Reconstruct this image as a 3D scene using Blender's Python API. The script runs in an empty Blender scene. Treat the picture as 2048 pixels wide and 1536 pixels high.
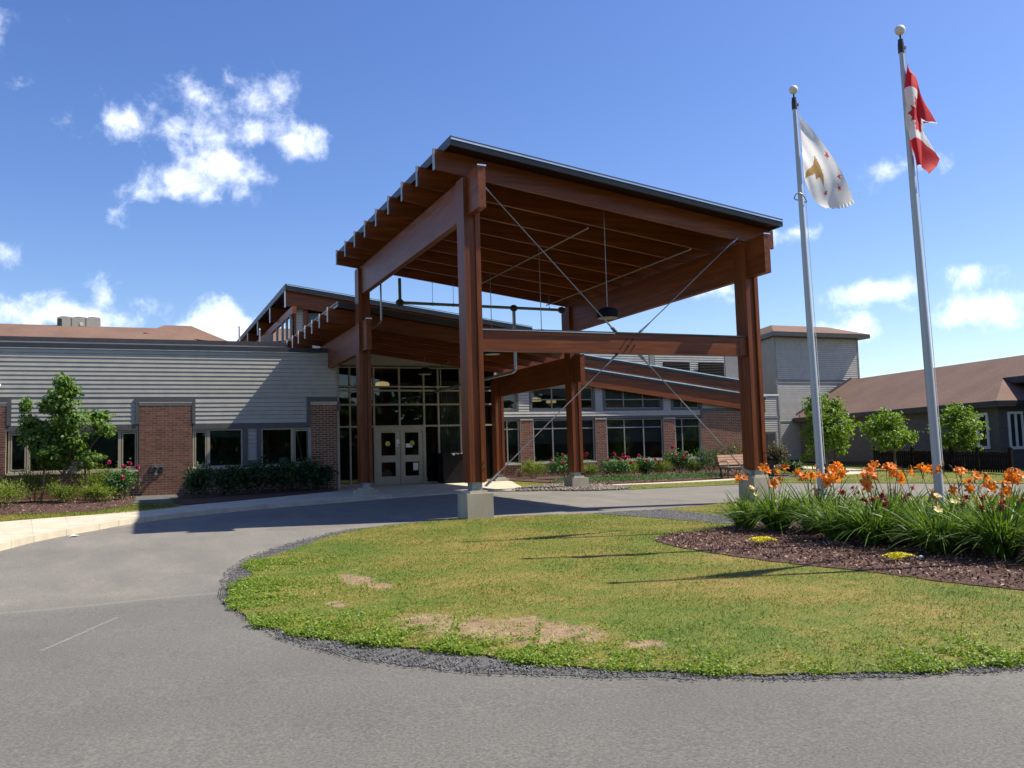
import bpy, math, random
import numpy as np
from mathutils import Vector, Matrix
R = math.radians
rnd = random.Random(7); nr = np.random.default_rng(7)
sc = bpy.context.scene
COL = sc.collection.objects

# ------------------------------------------------------------ camera, sky, sun, exposure
cam = bpy.data.cameras.new('camera'); cam.sensor_width = 36; cam.lens = 36*1803.26/2048
cam.clip_start = .1; cam.clip_end = 3000
co = bpy.data.objects.new('camera', cam); COL.link(co); sc.camera = co
yaw, pitch, roll = .40444156, .08116937, -.02971122
fw = Vector((math.sin(yaw)*math.cos(pitch), math.cos(yaw)*math.cos(pitch), math.sin(pitch)))
r0 = Vector((math.cos(yaw), -math.sin(yaw), 0)); u0 = r0.cross(fw)
cr = r0*math.cos(roll)+u0*math.sin(roll); cu = -r0*math.sin(roll)+u0*math.cos(roll)
M = Matrix((cr, cu, -fw)).transposed().to_4x4(); M.translation = (0, 0, 1.6); co.matrix_world = M

SUN = Vector((-.600, .145, -.787)).normalized()       # the way the light travels
sl = bpy.data.lights.new('sun', 'SUN'); sl.energy = 5; sl.angle = R(.53); sl.color = (1, .92, .78)
so = bpy.data.objects.new('sun', sl); COL.link(so); so.rotation_euler = SUN.to_track_quat('-Z', 'Y').to_euler(); so.location = (30, -5, 40)
sc.view_settings.view_transform = 'Standard'; sc.view_settings.look = 'None'
sc.view_settings.exposure = .72; sc.view_settings.gamma = 1; sc.view_settings.use_curve_mapping = False
SKY_STRENGTH = .104

def nd(nt, t, **kw):
    n = nt.nodes.new(t)
    for k, v in kw.items():
        if k.startswith('i_'):
            n.inputs[k[2:].replace('_', ' ')].default_value = v
        else: setattr(n, k, v)
    return n
def mth(nt, op, a, b=None, c=None, clamp=False):
    n = nt.nodes.new('ShaderNodeMath'); n.operation = op; n.use_clamp = clamp
    for i, v in enumerate((a, b, c)):
        if v is None: continue
        if isinstance(v, (int, float)): n.inputs[i].default_value = v
        else: nt.links.new(v, n.inputs[i])
    return n.outputs[0]

world = bpy.data.worlds.new('World'); sc.world = world; world.use_nodes = True
nt = world.node_tree; nt.nodes.clear()
out = nd(nt, 'ShaderNodeOutputWorld'); bg = nd(nt, 'ShaderNodeBackground')
sky = nd(nt, 'ShaderNodeTexSky', sky_type='NISHITA', sun_disc=False)
sky.sun_elevation = R(52.3); sky.sun_rotation = R(98.7); sky.altitude = 100; sky.air_density = 1.0; sky.dust_density = .6; sky.ozone_density = 2.2
tc = nd(nt, 'ShaderNodeTexCoord'); L = nt.links.new
sep = nd(nt, 'ShaderNodeSeparateXYZ'); L(tc.outputs['Generated'], sep.inputs[0])
az = mth(nt, 'ARCTAN2', sep.outputs[0], sep.outputs[1]); el = mth(nt, 'ARCSINE', sep.outputs[2])
comb = nd(nt, 'ShaderNodeCombineXYZ'); L(az, comb.inputs[0]); L(el, comb.inputs[1])
# cumulus puffs: azimuth, elevation (degrees), half-width, half-height, weight
PUFFS = [
 (4.8,19.6,2.3,1.9,.8),(6.9,21.9,1.9,1.3,.66),(8.6,22.6,1.6,1.1,.5),(9.6,19.7,1.9,1.0,.78),(7.3,19.9,1.6,1.0,.7),(5.4,18.2,1.9,1.5,.9),(3.2,16.6,2.1,1.0,.88),(1.2,16.1,1.9,.8,.6),(-.1,19.9,1.7,1.2,.52),(1.6,21.0,1.7,.9,.46),(4.2,21.6,2.0,1.2,.52),(-.6,14.9,1.2,1.0,.36),(-3.4,19.7,1.0,.8,.34),
 (-6.2,12.1,1.5,.75,.6),(-7.3,11.8,1.0,.4,.4),(-3.4,8.7,2.9,1.0,.86),(-1.2,9.9,1.0,1.4,.7),(.4,9.7,.9,.6,.52),(-1.6,8.7,1.6,.9,.66),(4.9,8.4,2.2,1.1,.9),(6.3,7.7,1.4,.8,.7),(-7.5,8.2,2.0,.6,.45),
 (38.3,12.9,2.4,.7,.7),(34.8,11.9,2.6,1.0,.76),(41.4,13.1,1.1,.7,.55),(36.2,10.2,1.8,.7,.62),(45.2,9.1,2.3,.7,.82),(44.4,7.4,1.2,.6,.64),(50.4,9.5,1.3,.7,.6),(51.2,7.5,2.4,.8,.82),(46.6,15.8,1.2,.8,.5),(49.3,16.1,1.0,.6,.5),(52.7,24.6,.9,.7,.46),(43.4,6.6,2.4,.7,.75),(47.2,7.9,1.0,.6,.5),
 (-7.0,23.8,1.8,1.4,.42),(-8.6,20.6,1.4,1.2,.38),(-5.4,21.2,1.2,.7,.34),(2.5,30.2,2.2,.9,.36),
 (75,14,7,2.5,.9),(100,22,9,3,.8),(130,12,8,2.5,.9),(165,18,10,3,.9),(-160,14,9,3,.9),(-120,20,9,3,.8),(-75,12,8,2.5,.9),(-40,15,6,2,.9),(-95,40,10,4,.6),(60,45,8,4,.45),(150,50,10,5,.5)]
acc = None
for a, e, w, h, wt in PUFFS:
    k1, k2 = 1/R(w), 1/R(h)
    v = nd(nt, 'ShaderNodeVectorMath', operation='MULTIPLY_ADD'); L(comb.outputs[0], v.inputs[0])
    v.inputs[1].default_value = (k1, k2, 0); v.inputs[2].default_value = (-R(a)*k1, -R(e)*k2, 0)
    ln = nd(nt, 'ShaderNodeVectorMath', operation='LENGTH'); L(v.outputs[0], ln.inputs[0])
    m = mth(nt, 'MULTIPLY_ADD', ln.outputs['Value'], -.52*wt, wt)
    acc = m if acc is None else mth(nt, 'SMOOTH_MAX', acc, m, .12)
def wnoise(scale, det, rough, dist, vec):
    n = nd(nt, 'ShaderNodeTexNoise'); n.inputs['Scale'].default_value = scale; n.inputs['Detail'].default_value = det
    n.inputs['Roughness'].default_value = rough; n.inputs['Distortion'].default_value = dist; L(vec, n.inputs['Vector']); return n.outputs['Fac']
n1 = wnoise(24, 9, .62, .15, tc.outputs['Generated'])
mask = mth(nt, 'ADD', acc, mth(nt, 'MULTIPLY_ADD', n1, 1.7, -.92))
mr = nd(nt, 'ShaderNodeMapRange', interpolation_type='SMOOTHSTEP'); L(mask, mr.inputs[0])
mr.inputs[1].default_value = .14; mr.inputs[2].default_value = .95; mr.inputs[3].default_value = 0; mr.inputs[4].default_value = .93
n2 = wnoise(9, 4, .5, 0, tc.outputs['Generated'])
ccol = nd(nt, 'ShaderNodeMixRGB'); ccol.inputs[1].default_value = (8.6, 9.4, 11.2, 1); ccol.inputs[2].default_value = (11.6, 11.6, 11.8, 1); L(n2, ccol.inputs[0])
# slightly deeper blue, as the air of a clear day after rain
hs = nd(nt, 'ShaderNodeHueSaturation'); hs.inputs['Hue'].default_value = .515; hs.inputs['Saturation'].default_value = 1.24; hs.inputs['Value'].default_value = 1; L(sky.outputs[0], hs.inputs['Color'])
mx = nd(nt, 'ShaderNodeMixRGB'); L(mr.outputs[0], mx.inputs[0]); L(hs.outputs[0], mx.inputs[1]); L(ccol.outputs[0], mx.inputs[2])
L(mx.outputs[0], bg.inputs[0]); bg.inputs[1].default_value = SKY_STRENGTH; L(bg.outputs[0], out.inputs[0])

# ------------------------------------------------------------ materials
MATS = {}
def base_mat(name):
    m = bpy.data.materials.new(name); m.use_nodes = True; MATS[name] = m
    t = m.node_tree; return m, t, t.nodes['Principled BSDF']
def tex(t, kind, vec, **inp):
    n = t.nodes.new(kind)
    for k, v in inp.items(): n.inputs[k].default_value = v
    if vec is not None: t.links.new(vec, n.inputs['Vector'])
    return n
def ramp(t, fac, stops):
    n = t.nodes.new('ShaderNodeValToRGB'); e = n.color_ramp.elements
    while len(e) < len(stops): e.new(.5)
    for k, (p, c) in enumerate(stops): e[k].position = p; e[k].color = (*c, 1)
    t.links.new(fac, n.inputs[0]); return n.outputs[0]
def mixc(t, fac, a, b, mode='MIX'):
    n = t.nodes.new('ShaderNodeMixRGB'); n.blend_type = mode
    for i, v in ((0, fac), (1, a), (2, b)):
        if isinstance(v, (int, float)): n.inputs[i].default_value = v
        elif isinstance(v, tuple): n.inputs[i].default_value = (*v, 1)
        else: t.links.new(v, n.inputs[i])
    return n.outputs[0]
def bump(t, b, h, strength, dist):
    n = t.nodes.new('ShaderNodeBump'); n.inputs['Strength'].default_value = strength; n.inputs['Distance'].default_value = dist
    t.links.new(h, n.inputs['Height']); t.links.new(n.outputs[0], b.inputs['Normal'])
def pos(t): return t.nodes.new('ShaderNodeNewGeometry').outputs['Position']
def scaled(t, v, s):
    n = t.nodes.new('ShaderNodeMapping'); n.inputs['Scale'].default_value = s; t.links.new(v, n.inputs['Vector']); return n.outputs[0]
def noisy(name, c1, c2, scale=4, rough=.7, det=5, bmp=0, bscale=60, bdist=.01, metallic=0, stretch=(1, 1, 1), spec=.5, lo=.3, hi=.7, island=0, coat=0):
    m, t, b = base_mat(name); p = scaled(t, pos(t), stretch)
    n = tex(t, 'ShaderNodeTexNoise', p, Scale=scale, Detail=det)
    f = n.outputs['Fac']
    c = ramp(t, f, [(lo, c1), (hi, c2)])
    if island:
        oi = t.nodes.new('ShaderNodeObjectInfo'); gi = t.nodes.new('ShaderNodeNewGeometry')
        r = mth(t, 'FRACT', mth(t, 'ADD', oi.outputs['Random'], gi.outputs['Random Per Island']))
        k = mth(t, 'MULTIPLY_ADD', r, island, 1-island/2)
        c = mixc(t, 1, c, k, 'MULTIPLY')
    t.links.new(c, b.inputs['Base Color']); b.inputs['Roughness'].default_value = rough; b.inputs['Metallic'].default_value = metallic
    b.inputs['Specular IOR Level'].default_value = spec
    if coat: b.inputs['Coat Weight'].default_value = coat; b.inputs['Coat Roughness'].default_value = .25
    if bmp: bump(t, b, tex(t, 'ShaderNodeTexNoise', p, Scale=bscale, Detail=4).outputs['Fac'], bmp, bdist)
    return m
def wood(name, st, c1, c2, c3):
    m, t, b = base_mat(name); p = pos(t)
    big = tex(t, 'ShaderNodeTexNoise', scaled(t, p, tuple(x*.25 for x in st)), Scale=4, Detail=3).outputs['Fac']
    gr = tex(t, 'ShaderNodeTexNoise', scaled(t, p, st), Scale=14, Detail=6, Roughness=.65).outputs['Fac']
    lam = tex(t, 'ShaderNodeTexNoise', scaled(t, p, tuple(.02 if x < .5 else 1 for x in st)), Scale=9, Detail=0).outputs['Fac']
    c = ramp(t, gr, [(.28, c1), (.55, c2), (.8, c3)])
    c = mixc(t, .5, c, ramp(t, big, [(.3, (.55, .5, .48)), (.7, (1.25, 1.2, 1.1))]), 'MULTIPLY')
    c = mixc(t, .4, c, ramp(t, lam, [(.4, (.72, .68, .65)), (.6, (1.15, 1.1, 1.08))]), 'MULTIPLY')
    t.links.new(c, b.inputs['Base Color']); b.inputs['Roughness'].default_value = .4; b.inputs['Specular IOR Level'].default_value = .32
    bump(t, b, gr, .15, .004); return m
W1, W2, W3 = (.10, .024, .006), (.19, .052, .011), (.285, .09, .021)
WX = wood('stained_wood_x', (.06, 1, 1), W1, W2, W3); WY = wood('stained_wood_y', (1, .06, 1), W1, W2, W3); WZ = wood('stained_wood_z', (1, 1, .06), W1, W2, W3)
WDECK = wood('dark_roof_boards', (.06, 1, 1), (.010, .004, .003), (.016, .006, .004), (.024, .009, .005))  # dark wood, colour lowered further to put shade into the gaps between rafters
SIDING = noisy('grey_siding', (.35, .338, .3), (.42, .405, .36), 3, .6, bmp=.05, bscale=90, island=.06)
SIDING_D = noisy('taupe_siding', (.19, .19, .185), (.235, .232, .225), 3, .62, island=.06)
SIDING_B = noisy('dark_brown_grey_siding', (.095, .085, .078), (.125, .112, .102), 2, .7, stretch=(1, 1, 4))
TRIM = noisy('dark_grey_trim', (.075, .078, .078), (.1, .102, .1), 5, .5)
FLASH = noisy('dark_metal_flashing', (.03, .031, .032), (.045, .045, .046), 3, .45)
CHROME = noisy('bright_metal_edge', (.62, .62, .6), (.75, .75, .72), 3, .2, metallic=1)
GALV = noisy('galvanised_steel', (.3, .32, .32), (.45, .46, .45), 12, .45, metallic=.8)
ROD = noisy('grey_steel_rod', (.22, .225, .22), (.32, .32, .3), 9, .4, metallic=.7)
PALEM = noisy('pale_metal_cladding', (.30, .295, .32), (.4, .39, .42), 1.2, .4, metallic=.2, stretch=(.3, 1, 3))
WHITE = noisy('white_paint', (.7, .7, .68), (.8, .8, .78), 6, .5)
TANF = noisy('tan_window_frame', (.34, .3, .22), (.42, .37, .275), 6, .45)
GREYF = noisy('grey_window_frame', (.2, .2, .19), (.26, .26, .245), 6, .45)
SILL = noisy('pale_sill', (.52, .47, .4), (.6, .55, .47), 8, .6)
CONC = noisy('concrete', (.42, .37, .28), (.56, .5, .385), 2.2, .9, det=8, bmp=.25, bscale=45, bdist=.004)
CONCP = noisy('cast_concrete', (.31, .28, .21), (.45, .41, .31), 1.6, .9, det=9, bmp=.35, bscale=30, bdist=.006, stretch=(1.6, 1.6, .5))
MORTAR = noisy('mortar', (.46, .37, .29), (.58, .48, .38), 20, .95)
BRICK = noisy('brown_brick', (.135, .056, .032), (.205, .09, .052), 6, .9, det=6, bmp=.3, bscale=120, bdist=.003, island=.55)
BLACK = noisy('black_plastic', (.005, .005, .006), (.009, .009, .01), 6, .65, spec=.15)
DKMET = noisy('dark_bronze_metal', (.03, .026, .022), (.045, .04, .034), 6, .5, metallic=.3)
IRON = noisy('dark_fence_paint', (.012, .009, .008), (.022, .015, .013), 8, .9, island=.3, spec=.1)
SHINGLE, t_, b_ = base_mat('brown_shingles')
p_ = pos(t_); v_ = tex(t_, 'ShaderNodeTexVoronoi', scaled(t_, p_, (3.2, 3.2, 9)), Scale=2.4)
n_ = tex(t_, 'ShaderNodeTexNoise', p_, Scale=.6, Detail=6)
t_.links.new(mixc(t_, .12, ramp(t_, n_.outputs['Fac'], [(.3, (.135, .079, .058)), (.7, (.178, .105, .077))]), v_.outputs['Color'], 'SOFT_LIGHT'), b_.inputs['Base Color']); b_.inputs['Roughness'].default_value = .95
bump(t_, b_, v_.outputs['Distance'], .3, .02)
INT = noisy('interior_wall', (.16, .15, .13), (.2, .19, .165), 3, .8)
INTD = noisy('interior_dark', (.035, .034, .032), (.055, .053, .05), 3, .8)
BLIND = noisy('roller_blind', (.2, .225, .22), (.24, .265, .26), 2, .8)
CURT = noisy('curtain_cloth', (.2, .2, .18), (.3, .3, .27), 2, .9)
BARK = noisy('bark', (.12, .09, .065), (.22, .175, .13), 9, .95, bmp=.6, bscale=30, bdist=.01, stretch=(1, 1, .3))
FLAGW = noisy('white_cloth', (.78, .77, .75), (.86, .85, .83), 8, .8)
FLAGR = noisy('red_cloth', (.55, .012, .02), (.66, .02, .03), 8, .75)
FLAGB = noisy('brown_print', (.34, .19, .045), (.44, .26, .07), 8, .8)
FLAGS_ = noisy('red_print', (.6, .06, .04), (.7, .09, .06), 8, .8)
for m in (FLAGW, FLAGR, FLAGB, FLAGS_):
    t = m.node_tree; b = t.nodes['Principled BSDF']; tr = t.nodes.new('ShaderNodeBsdfTranslucent'); mix = t.nodes.new('ShaderNodeMixShader'); mix.inputs[0].default_value = .35
    t.links.new(b.inputs['Base Color'].links[0].from_socket, tr.inputs['Color'])
    t.links.new(b.outputs[0], mix.inputs[1]); t.links.new(tr.outputs[0], mix.inputs[2]); t.links.new(mix.outputs[0], t.nodes['Material Output'].inputs[0])
POLE = noisy('brushed_aluminium', (.4, .43, .45), (.47, .5, .52), 4, .5, metallic=.15, stretch=(1, 1, .1))
BALL = noisy('pale_ball_finial', (.6, .56, .47), (.7, .66, .56), 6, .45)
def emit(name, c, s):
    m, t, b = base_mat(name); b.inputs['Base Color'].default_value = (*c, 1); b.inputs['Emission Color'].default_value = (*c, 1); b.inputs['Emission Strength'].default_value = s; return m
LAMP = emit('lit_lamp_shade', (1, .7, .34), .34)
def glass(name, tint, ior=1.5, wav=.02):
    m = bpy.data.materials.new(name); m.use_nodes = True; t = m.node_tree; t.nodes.clear()
    o = t.nodes.new('ShaderNodeOutputMaterial'); tr = t.nodes.new('ShaderNodeBsdfTransparent'); tr.inputs[0].default_value = (*tint, 1)
    g = t.nodes.new('ShaderNodeBsdfGlossy'); g.inputs['Roughness'].default_value = .015; g.inputs['Color'].default_value = (.9, .95, .92, 1)
    f = t.nodes.new('ShaderNodeFresnel'); f.inputs[0].default_value = ior
    k = mth(t, 'MULTIPLY', f.outputs[0], 1.7, clamp=True)
    bp = t.nodes.new('ShaderNodeBump'); bp.inputs['Strength'].default_value = wav; bp.inputs['Distance'].default_value = .02
    t.links.new(tex(t, 'ShaderNodeTexNoise', pos(t), Scale=1.6, Detail=1).outputs['Fac'], bp.inputs['Height']); t.links.new(bp.outputs[0], g.inputs['Normal'])
    mix = t.nodes.new('ShaderNodeMixShader'); t.links.new(k, mix.inputs[0]); t.links.new(tr.outputs[0], mix.inputs[1]); t.links.new(g.outputs[0], mix.inputs[2]); t.links.new(mix.outputs[0], o.inputs[0])
    MATS[name] = m; return m
GLASS = glass('window_glass', (.42, .46, .43)); GLASSC = glass('clear_glass', (.6, .64, .6))
def leafmat(name, cs, trans=.35, rough=.5):
    m, t, b = base_mat(name); g = t.nodes.new('ShaderNodeNewGeometry'); oi = t.nodes.new('ShaderNodeObjectInfo')
    k = len(cs)-1; c = ramp(t, g.outputs['Random Per Island'], [(i/k, x) for i, x in enumerate(cs)])
    c = mixc(t, 1, c, mth(t, 'MULTIPLY_ADD', oi.outputs['Random'], .25, .87), 'MULTIPLY')
    t.links.new(c, b.inputs['Base Color']); b.inputs['Roughness'].default_value = rough; b.inputs['Specular IOR Level'].default_value = .35
    tr = t.nodes.new('ShaderNodeBsdfTranslucent'); mix = t.nodes.new('ShaderNodeMixShader'); mix.inputs[0].default_value = trans
    t.links.new(mixc(t, 1, c, (1.3, 1.35, .6), 'MULTIPLY'), tr.inputs['Color'])
    t.links.new(b.outputs[0], mix.inputs[1]); t.links.new(tr.outputs[0], mix.inputs[2]); t.links.new(mix.outputs[0], t.nodes['Material Output'].inputs[0]); return m
LEAF_TREE = leafmat('tree_leaf', [(.055, .125, .02), (.1, .185, .03), (.17, .26, .055)], .4)
LEAF_LIME = leafmat('bright_tree_leaf', [(.1, .19, .022), (.17, .28, .03), (.25, .36, .05)], .4)
LEAF_SPIR = leafmat('yellow_green_leaf', [(.085, .145, .02), (.16, .22, .032), (.26, .3, .06)], .4)
LEAF_PEON = leafmat('peony_leaf', [(.03, .085, .02), (.05, .13, .03), (.09, .18, .05)])
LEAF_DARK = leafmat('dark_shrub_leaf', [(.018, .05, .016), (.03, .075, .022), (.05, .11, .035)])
LEAF_BLUE = leafmat('blue_green_leaf', [(.03, .08, .04), (.05, .115, .055), (.085, .16, .08)])
LEAF_BURG = leafmat('bronze_leaf', [(.04, .05, .02), (.075, .085, .03), (.16, .075, .03)])
LEAF_LILY = leafmat('lily_leaf', [(.045, .105, .012), (.085, .165, .02), (.17, .25, .04)], .35, .5)
LEAF_COVER = leafmat('juniper_cover', [(.03, .1, .025), (.05, .14, .035), (.075, .18, .05)])
LEAF_WEED = leafmat('weed_leaf', [(.12, .2, .025), (.19, .28, .035), (.28, .36, .06)])
PETAL_O = leafmat('orange_petal', [(.62, .16, .012), (.78, .22, .018), (.85, .3, .03)], .3)
PETAL_R = leafmat('dark_red_petal', [(.14, .012, .012), (.22, .02, .018), (.3, .035, .02)], .2)
PETAL_Y = leafmat('pale_yellow_petal', [(.75, .62, .22), (.82, .72, .34), (.86, .78, .45)], .3)
PETAL_M = leafmat('magenta_petal', [(.3, .015, .07), (.42, .025, .1), (.5, .05, .15)], .2)
SEDUM = leafmat('yellow_sedum', [(.6, .5, .015), (.72, .62, .02), (.5, .52, .03)], .2)
STEM = noisy('stem_green', (.07, .11, .03), (.11, .15, .05), 9, .6)
CHIPS = leafmat('bark_chip', [(.045, .02, .014), (.095, .044, .03), (.15, .075, .052), (.46, .31, .24)], 0, .9)
STONES = leafmat('river_stone', [(.1, .085, .072), (.17, .145, .12), (.3, .255, .21)], 0, .8)
GRAV = leafmat('dark_gravel_stone', [(.06, .06, .062), (.12, .12, .12), (.24, .235, .225)], 0, .85)
MULCH = noisy('mulch_soil', (.04, .019, .013), (.09, .042, .029), 14, .95, bmp=.8, bscale=40, bdist=.03)
GRAVB = noisy('gravel_bed', (.06, .059, .06), (.13, .128, .124), 60, .95, bmp=.8, bscale=90, bdist=.015)
SOIL = [(2.52,10.75,.2,.55),(2.62,10.15,.14,.3),(2.5,7.75,.34,.5),(2.85,7.35,.42,.5),(3.15,7.2,.36,.5),(3.42,6.85,.26,.36),(3.05,6.8,.3,.26),(3.68,6.16,.17,.17),(1.95,9.2,.1,.2)]
def grassmat(name, geo, soil=False):
    m, t, b = base_mat(name); p = pos(t)
    n1 = tex(t, 'ShaderNodeTexNoise', p, Scale=.55, Detail=4, Roughness=.6).outputs['Fac']; n2 = tex(t, 'ShaderNodeTexNoise', p, Scale=2.6, Detail=5, Roughness=.65).outputs['Fac']
    c = ramp(t, mth(t, 'ADD', mth(t, 'MULTIPLY', n1, .48), mth(t, 'ADD', mth(t, 'MULTIPLY', n2, .34), mth(t, 'MULTIPLY', tex(t, 'ShaderNodeTexNoise', p, Scale=11, Detail=4, Roughness=.7).outputs['Fac'], .18))), [(.36, (.085, .15, .018)), (.45, (.145, .185, .028)), (.53, (.22, .205, .042)), (.64, (.33, .245, .08))])
    if geo:
        at = t.nodes.new('ShaderNodeAttribute'); at.attribute_name = 'shade'
        c = mixc(t, 1, c, mth(t, 'MULTIPLY_ADD', at.outputs['Fac'], .8, .62), 'MULTIPLY')
        tr = t.nodes.new('ShaderNodeBsdfTranslucent'); mix = t.nodes.new('ShaderNodeMixShader'); mix.inputs[0].default_value = .3
        t.links.new(c, tr.inputs[0]); t.links.new(b.outputs[0], mix.inputs[1]); t.links.new(tr.outputs[0], mix.inputs[2]); t.links.new(mix.outputs[0], t.nodes['Material Output'].inputs[0])
    else:
        c = mixc(t, 1, c, ramp(t, tex(t, 'ShaderNodeTexNoise', p, Scale=45, Detail=4).outputs['Fac'], [(.3, (.5, .5, .45)), (.7, (1.1, 1.1, 1.1))]), 'MULTIPLY')
        bump(t, b, tex(t, 'ShaderNodeTexNoise', p, Scale=60, Detail=4).outputs['Fac'], .8, .03)
        if soil:
            acc = None
            for cx_, cy_, rx_, ry_ in SOIL:
                v = t.nodes.new('ShaderNodeVectorMath'); v.operation = 'MULTIPLY_ADD'; t.links.new(p, v.inputs[0]); v.inputs[1].default_value = (1/rx_, 1/ry_, 0); v.inputs[2].default_value = (-cx_/rx_, -cy_/ry_, 0)
                l = t.nodes.new('ShaderNodeVectorMath'); l.operation = 'LENGTH'; t.links.new(v.outputs[0], l.inputs[0]); w = mth(t, 'SUBTRACT', 1, l.outputs['Value']); acc = w if acc is None else mth(t, 'MAXIMUM', acc, w)
            nz = tex(t, 'ShaderNodeTexNoise', p, Scale=6, Detail=8, Roughness=.7).outputs['Fac']
            k = mth(t, 'MULTIPLY_ADD', mth(t, 'ADD', acc, mth(t, 'MULTIPLY_ADD', nz, 2.2, -1.05)), 3.2, .1, True)
            sc_ = ramp(t, tex(t, 'ShaderNodeTexNoise', p, Scale=9, Detail=8, Roughness=.7).outputs['Fac'], [(.3, (.15, .1, .055)), (.5, (.27, .19, .105)), (.7, (.38, .285, .17))])
            c = mixc(t, k, c, sc_)
    t.links.new(c, b.inputs['Base Color']); b.inputs['Roughness'].default_value = .75; b.inputs['Specular IOR Level'].default_value = .2; return m
GRASS = grassmat('grass_blade', True); TURF = grassmat('turf', False); LAWNM = grassmat('lawn_turf', False, True)
# asphalt: fine aggregate, older and lighter on the drive beyond a seam, dust along the seam, tyre-worn bands
ASPH, t, b = base_mat('asphalt'); p = pos(t)
s = t.nodes.new('ShaderNodeSeparateXYZ'); t.links.new(p, s.inputs[0])
wob = tex(t, 'ShaderNodeTexNoise', p, Scale=1.3, Detail=3).outputs['Fac']
big = tex(t, 'ShaderNodeTexNoise', p, Scale=.35, Detail=6, Roughness=.6).outputs['Fac']
agg = tex(t, 'ShaderNodeTexNoise', p, Scale=48, Detail=6, Roughness=.82).outputs['Fac']
vo = tex(t, 'ShaderNodeTexVoronoi', p, Scale=85); vo2 = tex(t, 'ShaderNodeTexVoronoi', p, Scale=11)
d_ = mth(t, 'SUBTRACT', mth(t, 'SUBTRACT', s.outputs[1], mth(t, 'MULTIPLY', s.outputs[0], .11)), mth(t, 'MULTIPLY_ADD', wob, .25, 10.52))
side = mth(t, 'MULTIPLY_ADD', d_, .9, .35, True)
near = ramp(t, big, [(.3, (.104, .1, .091)), (.7, (.146, .14, .126))]); far = ramp(t, big, [(.3, (.118, .114, .104)), (.7, (.166, .159, .143))])
c = mixc(t, side, near, far)
line = mth(t, 'SUBTRACT', 1, mth(t, 'MULTIPLY', mth(t, 'ABSOLUTE', d_), 11), None, True)
islx = mth(t, 'LESS_THAN', s.outputs[0], 1.1)
c = mixc(t, mth(t, 'MULTIPLY', mth(t, 'MULTIPLY', line, islx), mth(t, 'MULTIPLY', big, .55)), c, (.3, .27, .23))
dust = mth(t, 'MULTIPLY', mth(t, 'POWER', tex(t, 'ShaderNodeTexNoise', scaled(t, p, (1.6, .5, 1)), Scale=1.1, Detail=7, Roughness=.65).outputs['Fac'], 3), side)
c = mixc(t, mth(t, 'MULTIPLY', dust, 1.2, None, True), c, (.3, .265, .215))
d2_ = mth(t, 'ADD', mth(t, 'SUBTRACT', mth(t, 'MULTIPLY', s.outputs[0], .916), mth(t, 'MULTIPLY', s.outputs[1], .4)), mth(t, 'MULTIPLY_ADD', wob, .06, 3.916))
crk = mth(t, 'MULTIPLY', mth(t, 'SUBTRACT', 1, mth(t, 'MULTIPLY', mth(t, 'ABSOLUTE', d2_), 45), None, True), mth(t, 'LESS_THAN', mth(t, 'ABSOLUTE', mth(t, 'SUBTRACT', s.outputs[1], 9.05)), .65))
c = mixc(t, mth(t, 'MULTIPLY', crk, .5), c, (.32, .29, .25))
c = mixc(t, .75, c, ramp(t, agg, [(.32, (.34, .34, .345)), (.5, (1, 1, 1)), (.68, (1.8, 1.78, 1.7))]), 'MULTIPLY')
c = mixc(t, mth(t, 'MULTIPLY', mth(t, 'LESS_THAN', vo.outputs['Distance'], .16), .35), c, (.3, .28, .25))
c = mixc(t, mth(t, 'LESS_THAN', vo2.outputs['Distance'], .032), c, (.42, .4, .36))
t.links.new(c, b.inputs['Base Color']); b.inputs['Roughness'].default_value = .88; b.inputs['Specular IOR Level'].default_value = .3
bump(t, b, agg, .55, .006)

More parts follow.
